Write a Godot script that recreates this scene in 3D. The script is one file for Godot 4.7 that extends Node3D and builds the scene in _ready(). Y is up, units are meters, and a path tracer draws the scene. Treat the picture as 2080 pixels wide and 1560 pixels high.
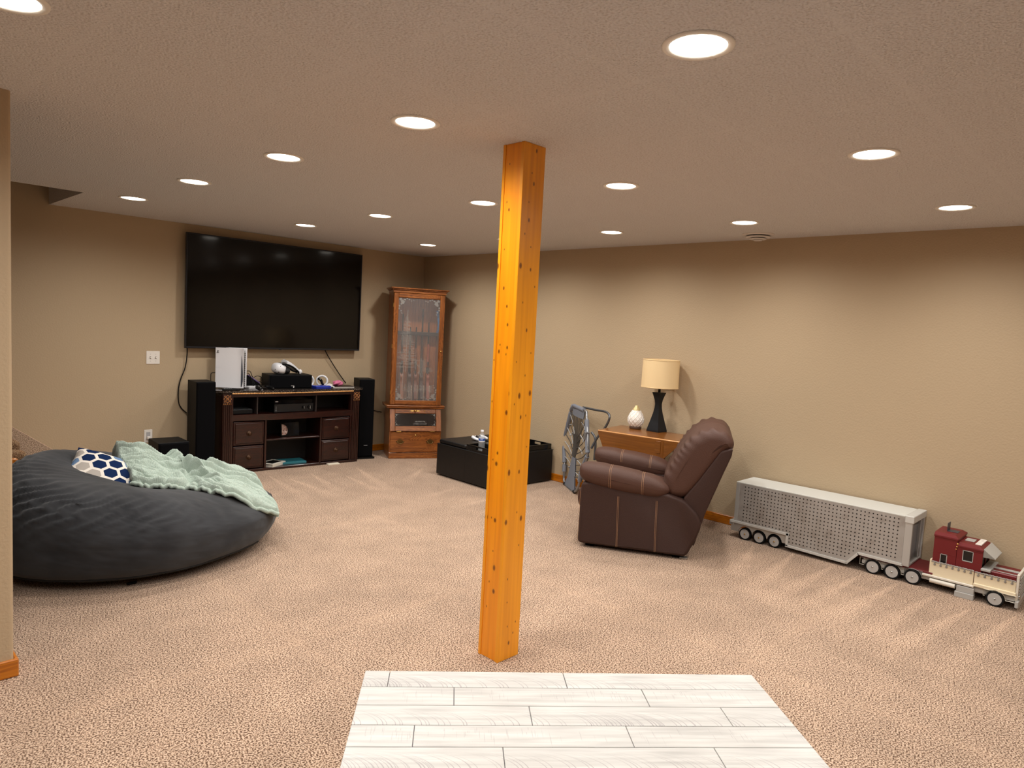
extends Node3D
# A finished basement room: tan walls, recessed downlights, an orange pine post, television corner, recliner, toy truck.
# World: the corner of the television wall (z = 0) and the right wall (x = 0) stands at the origin; metres, y up.

const CEIL := 2.3
const LIGHT_ENERGY := 1.72
const EXPOSURE := 1.0

var used := {}
var M := {}
var sg := 0

# ---------------------------------------------------------------- naming and tagging
func numbered(n: String) -> String:
	if not used.has(n):
		used[n] = 0
		return n
	used[n] += 1
	return "%s_%03d" % [n, used[n]]

func tag(o: Node3D, label: String, category: String, group := "") -> Node3D:
	o.set_meta("label", label)
	o.set_meta("category", category)
	if group != "":
		o.set_meta("group", group)
	return o

func thing(n: String, label: String, category: String, at := Vector3.ZERO, turn := 0.0, group := "") -> Node3D:
	var o := Node3D.new()
	o.name = numbered(n)
	add_child(o)
	o.position = at
	o.rotation.y = turn
	tag(o, label, category, group)
	return o

func part(parent: Node3D, n: String, g: G, m: Material, label := "") -> MeshInstance3D:
	var o := MeshInstance3D.new()
	o.name = n
	o.mesh = g.done()
	o.material_override = m
	parent.add_child(o, true)
	if label != "":
		o.set_meta("label", label)
	return o

func same(parent: Node3D, n: String, mesh: Mesh, m: Material, xf: Transform3D) -> MeshInstance3D:
	var o := MeshInstance3D.new()
	o.name = n
	o.mesh = mesh
	o.material_override = m
	o.transform = xf
	parent.add_child(o, true)
	return o

func single(n: String, g: G, m: Material, label: String, category: String, group := "", at := Vector3.ZERO, turn := 0.0) -> MeshInstance3D:
	var o := MeshInstance3D.new()
	o.name = numbered(n)
	o.mesh = g.done()
	o.material_override = m
	add_child(o)
	o.position = at
	o.rotation.y = turn
	tag(o, label, category, group)
	return o

func struct(n: String, g: G, m: Material, label := "") -> MeshInstance3D:
	var o := MeshInstance3D.new()
	o.name = numbered(n)
	o.mesh = g.done()
	o.material_override = m
	add_child(o)
	o.set_meta("kind", "structure")
	if label != "":
		o.set_meta("label", label)
	return o

# ---------------------------------------------------------------- geometry builder
class G:
	static var group := 0
	var st := SurfaceTool.new()

	func _init() -> void:
		st.begin(Mesh.PRIMITIVE_TRIANGLES)
		st.set_smooth_group(-1)

	func flat() -> void:
		st.set_smooth_group(-1)

	func smooth() -> void:
		group += 1
		st.set_smooth_group(group)

	func tri(a: Vector3, b: Vector3, c: Vector3, out: Vector3, ua := Vector2.ZERO, ub := Vector2.ZERO, uc := Vector2.ZERO) -> void:
		var n := (b - a).cross(c - a)
		if n.length_squared() < 1e-18:
			return
		if n.dot(out) > 0.0:
			var t := b
			b = c
			c = t
			var tu := ub
			ub = uc
			uc = tu
		st.set_uv(ua); st.add_vertex(a)
		st.set_uv(ub); st.add_vertex(b)
		st.set_uv(uc); st.add_vertex(c)

	func quad(a: Vector3, b: Vector3, c: Vector3, d: Vector3, out: Vector3, ua := Vector2.ZERO, ub := Vector2.ZERO, uc := Vector2.ZERO, ud := Vector2.ZERO) -> void:
		tri(a, b, c, out, ua, ub, uc)
		tri(a, c, d, out, ua, uc, ud)

	static func guv(p: Vector3, nax: int, grain: int) -> Vector2:
		var o: Array[int] = []
		for k in 3:
			if k != nax:
				o.append(k)
		if grain == nax:
			return Vector2(p[o[0]], p[o[1]])
		return Vector2(p[o[0] if o[1] == grain else o[1]], p[grain])

	# chamfered box; grain = axis along which texture v runs (metres); shift moves the texture
	func box(c: Vector3, s: Vector3, bev := 0.0, xf := Transform3D.IDENTITY, grain := 1, shift := Vector2.ZERO) -> G:
		flat()
		var h := s * 0.5
		var b := minf(bev, minf(h.x, minf(h.y, h.z)) * 0.98)
		var P := func(sx: float, sy: float, sz: float, ax: int) -> Vector3:
			var p := Vector3(sx * (h.x - b), sy * (h.y - b), sz * (h.z - b))
			p[ax] = [sx, sy, sz][ax] * h[ax]
			return p + c
		for ax in 3:
			for sg_ in [-1.0, 1.0]:
				var q: Array[Vector3] = []
				for k in [[-1.0, -1.0], [1.0, -1.0], [1.0, 1.0], [-1.0, 1.0]]:
					var s3 := Vector3.ZERO
					s3[ax] = sg_
					s3[(ax + 1) % 3] = k[0]
					s3[(ax + 2) % 3] = k[1]
					q.append(P.call(s3.x, s3.y, s3.z, ax))
				var n := Vector3.ZERO
				n[ax] = sg_
				quad(xf * q[0], xf * q[1], xf * q[2], xf * q[3], xf.basis * n, guv(q[0], ax, grain) + shift, guv(q[1], ax, grain) + shift, guv(q[2], ax, grain) + shift, guv(q[3], ax, grain) + shift)
		if b > 0.0:
			for ax in 3:
				var a1 := (ax + 1) % 3
				var a2 := (ax + 2) % 3
				for s1 in [-1.0, 1.0]:
					for s2 in [-1.0, 1.0]:
						var e := Vector3.ZERO
						e[a1] = s1
						e[a2] = s2
						var lo := e
						lo[ax] = -1.0
						var hi := e
						hi[ax] = 1.0
						var p0: Vector3 = P.call(lo.x, lo.y, lo.z, a1)
						var p1: Vector3 = P.call(hi.x, hi.y, hi.z, a1)
						var p2: Vector3 = P.call(hi.x, hi.y, hi.z, a2)
						var p3: Vector3 = P.call(lo.x, lo.y, lo.z, a2)
						quad(xf * p0, xf * p1, xf * p2, xf * p3, xf.basis * e, guv(p0, a1, grain) + shift, guv(p1, a1, grain) + shift, guv(p2, a1, grain) + shift, guv(p3, a1, grain) + shift)
			for sx in [-1.0, 1.0]:
				for sy in [-1.0, 1.0]:
					for sz in [-1.0, 1.0]:
						tri(xf * (P.call(sx, sy, sz, 0) as Vector3), xf * (P.call(sx, sy, sz, 1) as Vector3), xf * (P.call(sx, sy, sz, 2) as Vector3), xf.basis * Vector3(sx, sy, sz))
		return self

	func bx(x0: float, x1: float, y0: float, y1: float, z0: float, z1: float, bev := 0.002, grain := 1, shift := Vector2.ZERO) -> G:
		return box(Vector3((x0 + x1) / 2, (y0 + y1) / 2, (z0 + z1) / 2), Vector3(absf(x1 - x0), absf(y1 - y0), absf(z1 - z0)), bev, Transform3D.IDENTITY, grain, shift)

	# profile of (radius, height) from bottom to top along the outer side
	func lathe(prof: Array, seg := 24, xf := Transform3D.IDENTITY, round_ := true) -> G:
		if round_:
			smooth()
		else:
			flat()
		var run := 0.0
		for i in prof.size() - 1:
			var a: Vector2 = prof[i]
			var b: Vector2 = prof[i + 1]
			var dr := b.x - a.x
			var dy := b.y - a.y
			var ln := a.distance_to(b)
			for k in seg:
				var t0 := TAU * k / seg
				var t1 := TAU * (k + 1) / seg
				var d0 := Vector3(cos(t0), 0, sin(t0))
				var d1 := Vector3(cos(t1), 0, sin(t1))
				var out := xf.basis * ((d0 + d1) * 0.5 * dy - Vector3.UP * dr)
				var u0 := Vector2(float(k) / seg, run)
				var u1 := Vector2(float(k + 1) / seg, run)
				quad(xf * (d0 * a.x + Vector3.UP * a.y), xf * (d1 * a.x + Vector3.UP * a.y), xf * (d1 * b.x + Vector3.UP * b.y), xf * (d0 * b.x + Vector3.UP * b.y), out, u0, u1, u1 + Vector2(0, ln), u0 + Vector2(0, ln))
			run += ln
		return self

	func cyl(a: Vector3, b: Vector3, r: float, seg := 16, r2 := -1.0) -> G:
		return tube([a, b], r, seg, false, r2)

	func tube(pts: Array, r: float, seg := 8, closed := false, r2 := -1.0, caps := true) -> G:
		smooth()
		var n := pts.size()
		var rings := []
		var t0: Vector3 = (pts[1] - pts[0]).normalized()
		var nn := t0.cross(Vector3.UP)
		if nn.length() < 0.1:
			nn = t0.cross(Vector3.RIGHT)
		nn = nn.normalized()
		for i in n:
			var pa: Vector3 = pts[(i - 1 + n) % n] if closed or i > 0 else pts[i]
			var pb: Vector3 = pts[(i + 1) % n] if closed or i < n - 1 else pts[i]
			var t := (pb - pa).normalized()
			nn = (nn - t * nn.dot(t)).normalized()
			var bn := t.cross(nn)
			var rad := r if r2 < 0.0 else lerpf(r, r2, float(i) / (n - 1))
			var ring: Array[Vector3] = []
			for k in seg:
				var an := TAU * k / seg
				ring.append(pts[i] + (nn * cos(an) + bn * sin(an)) * rad)
			rings.append(ring)
		for i in (n if closed else n - 1):
			var j := (i + 1) % n
			var c: Vector3 = (pts[i] + pts[j]) * 0.5
			for k in seg:
				var l := (k + 1) % seg
				var m: Vector3 = (rings[i][k] + rings[i][l] + rings[j][k] + rings[j][l]) * 0.25
				quad(rings[i][k], rings[i][l], rings[j][l], rings[j][k], m - c, Vector2(float(k) / seg, i), Vector2(float(k + 1) / seg, i), Vector2(float(k + 1) / seg, i + 1), Vector2(float(k) / seg, i + 1))
		if caps and not closed:
			flat()
			for k in seg:
				var l := (k + 1) % seg
				tri(pts[0], rings[0][k], rings[0][l], pts[0] - pts[1])
				tri(pts[n - 1], rings[n - 1][k], rings[n - 1][l], pts[n - 1] - pts[n - 2])
		return self

	# polygon in local XY, pushed from z0 to z1, optional chamfer
	func prism(poly: Array, z0: float, z1: float, xf := Transform3D.IDENTITY, grain := 1, shift := Vector2.ZERO) -> G:
		flat()
		var pv := PackedVector2Array(poly)
		var ids := Geometry2D.triangulate_polygon(pv)
		for i in range(0, ids.size(), 3):
			for zz in [z0, z1]:
				var a := Vector3(pv[ids[i]].x, pv[ids[i]].y, zz)
				var b := Vector3(pv[ids[i + 1]].x, pv[ids[i + 1]].y, zz)
				var c := Vector3(pv[ids[i + 2]].x, pv[ids[i + 2]].y, zz)
				var o := Vector3(0, 0, signf(zz - (z0 + z1) * 0.5))
				tri(xf * a, xf * b, xf * c, xf.basis * o, guv(a, 2, grain) + shift, guv(b, 2, grain) + shift, guv(c, 2, grain) + shift)
		var area := 0.0
		for i in pv.size():
			var p := pv[i]
			var q := pv[(i + 1) % pv.size()]
			area += p.x * q.y - q.x * p.y
		for i in pv.size():
			var p := pv[i]
			var q := pv[(i + 1) % pv.size()]
			var o2 := Vector2(q.y - p.y, p.x - q.x) * signf(area)
			var nax := 1 if absf(o2.y) > absf(o2.x) else 0
			var a := Vector3(p.x, p.y, z0)
			var b := Vector3(q.x, q.y, z0)
			var c := Vector3(q.x, q.y, z1)
			var d := Vector3(p.x, p.y, z1)
			quad(xf * a, xf * b, xf * c, xf * d, xf.basis * Vector3(o2.x, o2.y, 0), guv(a, nax, grain) + shift, guv(b, nax, grain) + shift, guv(c, nax, grain) + shift, guv(d, nax, grain) + shift)
		return self

	# soft prism: polygon in XY (dense, rounded) with edges rolled over by r; moved point by point by disp
	func soft(poly: Array, z0: float, z1: float, r: float, steps := 5, zseg := 6, disp = null, xf := Transform3D.IDENTITY) -> G:
		smooth()
		var n := poly.size()
		var area := 0.0
		for i in n:
			area += poly[i].x * poly[(i + 1) % n].y - poly[(i + 1) % n].x * poly[i].y
		var inw: Array[Vector2] = []
		var cen := Vector2.ZERO
		for i in n:
			cen += poly[i] / n
			var e: Vector2 = (poly[(i + 1) % n] - poly[(i - 1 + n) % n]).normalized()
			inw.append(Vector2(-e.y, e.x) * signf(area))
		var lim: Array[float] = []
		for i in n:
			var best := 1e9
			for k in n:
				var a2: Vector2 = poly[k]
				var b2: Vector2 = poly[(k + 1) % n]
				if absi(k - i) < 2 or absi(k - i) > n - 3:
					continue
				var hit = Geometry2D.segment_intersects_segment(poly[i] + inw[i] * 0.002, poly[i] + inw[i] * 2.0, a2, b2)
				if hit != null:
					best = minf(best, (hit as Vector2).distance_to(poly[i]))
			lim.append(best * 0.36)
		var rows := []
		for s in steps + 1:
			var a := PI / 2 * s / steps
			rows.append([r * (1.0 - sin(a)), r * (1.0 - cos(a))])
		var layers := []
		for row in rows:
			layers.append([row[0], z0 + row[1] * signf(z1 - z0)])
		for k in range(1, zseg):
			layers.append([0.0, lerpf(z0 + r * signf(z1 - z0), z1 - r * signf(z1 - z0), float(k) / zseg)])
		for k in range(rows.size() - 1, -1, -1):
			layers.append([rows[k][0], z1 - rows[k][1] * signf(z1 - z0)])
		var pts := []
		for l in layers:
			var ring: Array[Vector3] = []
			for i in n:
				var q: Vector2 = poly[i] + inw[i] * minf(l[0], lim[i])
				var p := Vector3(q.x, q.y, l[1])
				if disp != null:
					p = disp.call(p, Vector3(-inw[i].x, -inw[i].y, 0))
				ring.append(xf * p)
			pts.append(ring)
		var mid := xf * Vector3(cen.x, cen.y, (z0 + z1) * 0.5)
		for j in pts.size() - 1:
			for i in n:
				var k := (i + 1) % n
				var c: Vector3 = (pts[j][i] + pts[j][k] + pts[j + 1][i] + pts[j + 1][k]) * 0.25
				var o3: Vector3 = xf.basis * Vector3(-inw[i].x, -inw[i].y, 0)
				if j < steps - 1:
					o3 += xf.basis * Vector3(0, 0, signf(z0 - z1)) * 2.0
				elif j > pts.size() - 1 - steps:
					o3 += xf.basis * Vector3(0, 0, signf(z1 - z0)) * 2.0
				quad(pts[j][i], pts[j][k], pts[j + 1][k], pts[j + 1][i], o3, Vector2(poly[i].x, poly[i].y), Vector2(poly[k].x, poly[k].y), Vector2(poly[k].x, poly[k].y) + Vector2(0.02, 0.02), Vector2(poly[i].x, poly[i].y) + Vector2(0.02, 0.02))
		for e in 2:
			var ring: Array = pts[0] if e == 0 else pts[pts.size() - 1]
			var p2 := PackedVector2Array()
			for i in n:
				p2.append(poly[i] + inw[i] * minf(r, lim[i]))
			var ids := Geometry2D.triangulate_polygon(p2)
			if ids.is_empty():
				ids = Geometry2D.triangulate_polygon(PackedVector2Array(poly))
			for i in range(0, ids.size(), 3):
				tri(ring[ids[i]], ring[ids[i + 1]], ring[ids[i + 2]], xf.basis * Vector3(0, 0, signf(z0 - z1) if e == 0 else signf(z1 - z0)), p2[ids[i]], p2[ids[i + 1]], p2[ids[i + 2]])
		return self

	# grid surface; out: Vector3 = centre the surface faces away from, or direction if dir is true
	func surf(nu: int, nv: int, f, out: Vector3, dir := false, uvs := Vector2.ONE) -> G:
		smooth()
		var p: Array[Vector3] = []
		for j in nv + 1:
			for i in nu + 1:
				p.append(f.call(float(i) / nu, float(j) / nv))
		for j in nv:
			for i in nu:
				var a := p[j * (nu + 1) + i]
				var b := p[j * (nu + 1) + i + 1]
				var c := p[(j + 1) * (nu + 1) + i + 1]
				var d := p[(j + 1) * (nu + 1) + i]
				var o := out if dir else (a + b + c + d) * 0.25 - out
				quad(a, b, c, d, o, Vector2(float(i) / nu, float(j) / nv) * uvs, Vector2(float(i + 1) / nu, float(j) / nv) * uvs, Vector2(float(i + 1) / nu, float(j + 1) / nv) * uvs, Vector2(float(i) / nu, float(j + 1) / nv) * uvs)
		return self

	func ball(c: Vector3, r: Vector3, nu := 20, nv := 12) -> G:
		return surf(nu, nv, func(u: float, v: float) -> Vector3:
			var a := TAU * u
			var b := PI * (v - 0.5)
			return c + Vector3(cos(a) * cos(b) * r.x, sin(b) * r.y, sin(a) * cos(b) * r.z), c)

	func done() -> ArrayMesh:
		st.generate_normals()
		st.index()
		return st.commit()

static func rpoly(pts: Array, r: float, n := 4, dens := 0.0) -> Array:
	var out := []
	var c := pts.size()
	for i in c:
		var p: Vector2 = pts[i]
		var a: Vector2 = pts[(i - 1 + c) % c]
		var b: Vector2 = pts[(i + 1) % c]
		var ra := minf(r, p.distance_to(a) * 0.45)
		var rb := minf(r, p.distance_to(b) * 0.45)
		var p0 := p + (a - p).normalized() * ra
		var p1 := p + (b - p).normalized() * rb
		for k in n + 1:
			var t := float(k) / n
			out.append(p0.lerp(p, t).lerp(p.lerp(p1, t), t))
	if dens > 0.0:
		var o2 := []
		for i in out.size():
			var p: Vector2 = out[i]
			var q: Vector2 = out[(i + 1) % out.size()]
			var m := maxi(1, int(ceil(p.distance_to(q) / dens)))
			for k in m:
				o2.append(p.lerp(q, float(k) / m))
		return o2
	return out

static func curve(pts: Array, sub := 6, closed := false) -> Array:   # Catmull-Rom
	var out := []
	var n := pts.size()
	for i in (n if closed else n - 1):
		var p0: Vector3 = pts[(i - 1 + n) % n] if closed else pts[maxi(i - 1, 0)]
		var p1: Vector3 = pts[i]
		var p2: Vector3 = pts[(i + 1) % n]
		var p3: Vector3 = pts[(i + 2) % n] if closed else pts[mini(i + 2, n - 1)]
		for k in sub:
			var t := float(k) / sub
			out.append(0.5 * ((2.0 * p1) + (p2 - p0) * t + (2.0 * p0 - 5.0 * p1 + 4.0 * p2 - p3) * t * t + (3.0 * p1 - p0 - 3.0 * p2 + p3) * t * t * t))
	if not closed:
		out.append(pts[n - 1])
	return out

# ---------------------------------------------------------------- materials
func mat(n: String, c: Color, rough := 0.6, spec := 0.5, metal := 0.0) -> StandardMaterial3D:
	if M.has(n):
		return M[n]
	var m := StandardMaterial3D.new()
	m.resource_name = n
	m.albedo_color = c
	m.roughness = rough
	m.metallic_specular = spec
	m.metallic = metal
	M[n] = m
	return m

func c8(r: int, g: int, b: int) -> Color:
	return Color8(r, g, b)

func noise(seed_: int, freq: float, oct := 3, kind := FastNoiseLite.TYPE_SIMPLEX_SMOOTH) -> FastNoiseLite:
	var n := FastNoiseLite.new()
	n.seed = seed_
	n.frequency = freq
	n.noise_type = kind
	n.fractal_octaves = oct
	return n

func ramp(stops: Array) -> Gradient:
	var g := Gradient.new()
	var o := PackedFloat32Array()
	var c := PackedColorArray()
	for s in stops:
		o.append(s[0])
		c.append(s[1])
	g.offsets = o
	g.colors = c
	return g

func ntex(seed_: int, freq: float, oct: int, size: int, stops := []) -> NoiseTexture2D:
	var t := NoiseTexture2D.new()
	t.width = size
	t.height = size
	t.seamless = true
	t.noise = noise(seed_, freq, oct)
	if stops:
		t.color_ramp = ramp(stops)
	return t

func tri_world(m: StandardMaterial3D, scale_: float) -> void:
	m.uv1_triplanar = true
	m.uv1_world_triplanar = true
	m.uv1_scale = Vector3.ONE * scale_

# bytes of a noise picture w x h stretched along v by `stretch`
func streaks(seed_: int, w: int, h: int, freq: float, stretch: int, oct := 3) -> PackedByteArray:
	var im := noise(seed_, freq, oct).get_seamless_image(w, maxi(8, h / stretch))
	im.resize(w, h, Image.INTERPOLATE_CUBIC)
	im.convert(Image.FORMAT_L8)
	return im.get_data()

func wood(n: String, seed_: int, dark: Color, mid: Color, light: Color, rough: float, arcs := 0.3, contrast := 1.0, coat := 0.0, size := Vector2(0.35, 1.4), spec := 0.5) -> StandardMaterial3D:
	if M.has(n):
		return M[n]
	var w := 256
	var h := 512
	var a := streaks(seed_, w, h, 0.03, 10)
	var b := streaks(seed_ + 7, w, h, 0.12, 24, 2)
	var d := streaks(seed_ + 13, w, h, 0.012, 4, 2)
	var lut := PackedByteArray()
	for i in 256:
		var t := clampf((i / 255.0 - 0.5) * contrast + 0.5, 0.0, 1.0)
		var c := dark.lerp(mid, t * 2.0) if t < 0.5 else mid.lerp(light, t * 2.0 - 1.0)
		lut.append(int(c.r * 255)); lut.append(int(c.g * 255)); lut.append(int(c.b * 255))
	var px := PackedByteArray()
	px.resize(w * h * 3)
	for y in h:
		for x in w:
			var i := y * w + x
			var ring := 0.5 + 0.5 * sin(d[i] * 0.19)
			var t := a[i] * 0.45 + b[i] * 0.55
			t = t * (1.0 - arcs) + ring * 255.0 * arcs
			var k := clampi(int(t), 0, 255) * 3
			px[i * 3] = lut[k]; px[i * 3 + 1] = lut[k + 1]; px[i * 3 + 2] = lut[k + 2]
	var m := mat(n, Color.WHITE, rough, spec)
	m.albedo_texture = ImageTexture.create_from_image(Image.create_from_data(w, h, false, Image.FORMAT_RGB8, px))
	m.uv1_scale = Vector3(1.0 / size.x, 1.0 / size.y, 1)
	if coat > 0.0:
		m.clearcoat_enabled = true
		m.clearcoat = coat
		m.clearcoat_roughness = 0.15
	return m

func leather(n: String, c: Color, rough: float, scale_: float, depth: float) -> StandardMaterial3D:
	var m := mat(n, c, rough, 0.45)
	m.heightmap_enabled = true
	m.heightmap_texture = ntex(91, 0.09, 3, 256)
	m.heightmap_scale = depth
	tri_world(m, scale_)
	return m

# ---------------------------------------------------------------- the scene
func _ready() -> void:
	# camera: solved from the room's vanishing points and the downlight grid
	var cam := Camera3D.new()
	cam.name = "camera"
	add_child(cam)
	var yaw := 0.8022
	var pitch := -0.0809
	var roll := 0.053
	var fw := Vector3(sin(yaw) * cos(pitch), sin(pitch), -cos(yaw) * cos(pitch))
	var r0 := Vector3(cos(yaw), 0, sin(yaw))
	var u0 := r0.cross(fw)
	var rr := r0 * cos(roll) + u0 * sin(roll)
	var uu := -r0 * sin(roll) + u0 * cos(roll)
	cam.transform = Transform3D(Basis(rr, uu, -fw), Vector3(-5.2662, 1.508, 6.6585))
	cam.fov = rad_to_deg(2.0 * atan(780.0 / 1405.29))
	cam.near = 0.05
	cam.far = 60.0
	cam.current = true

	var we := WorldEnvironment.new()
	we.name = "world_environment"
	var env := Environment.new()
	env.background_mode = Environment.BG_COLOR
	env.background_color = Color(0.02, 0.02, 0.02)
	env.tonemap_mode = Environment.TONE_MAPPER_LINEAR
	env.tonemap_exposure = EXPOSURE
	env.sdfgi_enabled = true
	env.ssao_enabled = true
	env.ssil_enabled = true
	we.environment = env
	add_child(we)

	downlights()
	materials()
	room()
	post()
	plank_table()
	television()
	media_stand()
	on_the_stand()
	in_the_stand()
	speakers()
	glass_cabinet()
	ottoman()
	bungee()
	side_table()
	recliner()
	trailer()
	tractor()
	bean_bag()
	stairs_corner()
	small_wall_things()

func downlights() -> void:
	var lens := mat("lamp_lens", Color(1, 1, 1), 0.5)
	lens.emission_enabled = true
	lens.emission = Color(1.0, 0.97, 0.92)
	lens.emission_energy_multiplier = 9.0
	var trim := mat("lamp_trim", c8(238, 234, 226), 0.45)
	var where := {
		Vector2(-0.805, 1.06): "recessed ceiling downlight closest to the room corner, above the glass-front cabinet",
		Vector2(-0.805, 2.19): "recessed ceiling downlight hidden directly behind the orange wooden post",
		Vector2(-0.79, 3.33): "recessed ceiling downlight nearest the right side of the wooden post's top",
		Vector2(-0.80, 4.44): "recessed ceiling downlight right beside the round ceiling vent",
		Vector2(-0.80, 5.67): "recessed ceiling downlight nearest the right wall at the frame's right edge",
		Vector2(-2.185, 1.09): "recessed ceiling downlight just above the middle of the television",
		Vector2(-2.185, 2.20): "recessed ceiling downlight between the television light and the post, above the tv's right end",
		Vector2(-2.18, 3.33): "recessed ceiling downlight touching the left edge of the wooden post in view",
		Vector2(-2.17, 4.40): "recessed ceiling downlight right of the post, halfway to the large right-hand lights",
		Vector2(-2.165, 5.66): "second largest recessed downlight, upper right of the ceiling",
		Vector2(-3.555, 1.085): "recessed ceiling downlight nearest the stairwell opening, leftmost over the sloping stair end",
		Vector2(-3.555, 2.20): "recessed ceiling downlight second from the stairwell opening",
		Vector2(-3.555, 3.33): "recessed ceiling downlight third from the stairwell opening, left of the large middle one",
		Vector2(-3.545, 4.385): "large recessed ceiling downlight just left of the wooden post's top",
		Vector2(-3.545, 5.63): "largest bright oval downlight at the top of the picture",
		Vector2(-4.87, 4.36): "recessed downlight cut off by the upper left corner of the frame",
		Vector2(-4.87, 5.65): "recessed ceiling downlight above and left of the photographer",
		Vector2(-2.165, 6.95): "recessed ceiling downlight behind the viewpoint, middle row",
		Vector2(-0.80, 6.95): "recessed ceiling downlight behind the viewpoint, row by the right wall",
		Vector2(-3.545, 6.95): "recessed ceiling downlight behind the viewpoint, third row from the right wall",
		Vector2(-4.87, 6.95): "recessed ceiling downlight behind the viewpoint, row by the hall",
		Vector2(-6.15, 4.36): "recessed ceiling downlight in the hall left of the partition wall",
	}
	var g := G.new()
	g.lathe([Vector2(0.098, -0.0005), Vector2(0.097, -0.004), Vector2(0.092, -0.0065), Vector2(0.079, -0.0045), Vector2(0.077, -0.001), Vector2(0.0765, 0.0)].map(func(p: Vector2) -> Vector2: return Vector2(p.x, p.y)), 40)
	var trim_mesh := g.done()
	g = G.new()
	g.lathe([Vector2(0.0, -0.0035), Vector2(0.04, -0.0035), Vector2(0.07, -0.0028), Vector2(0.077, -0.0015)], 40)
	var lens_mesh := g.done()
	for p in where:
		var t := thing("recessed_light", where[p], "downlight", Vector3(p.x, CEIL, p.y), 0.0, "recessed ceiling downlights")
		same(t, "trim_ring", trim_mesh, trim, Transform3D.IDENTITY)
		same(t, "glowing_lens", lens_mesh, lens, Transform3D.IDENTITY)
		var l := SpotLight3D.new()
		l.name = "downlight_lamp"
		l.light_size = 0.06
		l.spot_angle = 84.0
		l.spot_angle_attenuation = 1.0
		l.light_color = Color(1.0, 0.988, 0.965)
		l.light_energy = LIGHT_ENERGY
		l.shadow_enabled = true
		l.spot_range = 16.0
		l.spot_attenuation = 2.0
		l.rotation.x = -PI / 2
		l.position.y = -0.012
		t.add_child(l)

func materials() -> void:
	# tan painted wall with a light orange-peel texture
	var wall := mat("tan_wall_paint", c8(186, 165, 136), 0.62, 0.35)
	wall.heightmap_enabled = true
	wall.heightmap_texture = ntex(5, 0.05, 3, 512)
	wall.heightmap_scale = 0.1
	tri_world(wall, 2.2)
	var ceil_ := mat("ceiling_paint", c8(230, 230, 232), 0.85, 0.2)
	ceil_.albedo_texture = ntex(6, 0.11, 3, 512, [[0.0, c8(205, 198, 192)], [0.35, c8(240, 238, 236)], [1.0, c8(255, 255, 255)]])
	ceil_.heightmap_enabled = true
	ceil_.heightmap_texture = ntex(6, 0.11, 3, 512)
	ceil_.heightmap_scale = 0.6
	tri_world(ceil_, 1.6)
	carpet_material()
	wood("pine_trim", 21, c8(140, 72, 8), c8(190, 110, 14), c8(212, 134, 28), 0.35, 0.15, 1.0, 0.4)
	wood("pine_post", 23, c8(190, 100, 8), c8(224, 138, 16), c8(240, 162, 34), 0.3, 0.1, 0.8, 0.5)
	wood("oak", 31, c8(80, 40, 12), c8(138, 78, 30), c8(172, 106, 50), 0.38, 0.25, 1.2, 0.3, Vector2(0.3, 0.9))
	wood("cherry", 41, c8(14, 4, 3), c8(40, 13, 8), c8(66, 25, 15), 0.3, 0.3, 1.1, 0.35, Vector2(0.3, 0.8))
	wood("table_oak", 51, c8(98, 54, 15), c8(130, 77, 24), c8(148, 93, 38), 0.3, 0.05, 0.9, 0.5, Vector2(0.2, 1.2))
	mat("black_plastic", c8(12, 12, 13), 0.45, 0.35)
	mat("black_matte", c8(12, 12, 13), 0.8, 0.25)
	mat("black_gloss", c8(10, 10, 12), 0.08)
	mat("white_plastic", c8(232, 232, 236), 0.4)
	mat("white_paint", c8(226, 218, 200), 0.55)
	mat("brass", c8(212, 170, 96), 0.28, 0.5, 0.9)
	mat("old_brass", c8(120, 92, 52), 0.4, 0.5, 0.9)
	mat("steel", c8(190, 190, 188), 0.3, 0.5, 0.9)
	var gl := mat("clear_glass", Color(1, 1, 1, 0.06), 0.03)
	gl.transparency = BaseMaterial3D.TRANSPARENCY_ALPHA

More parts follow.
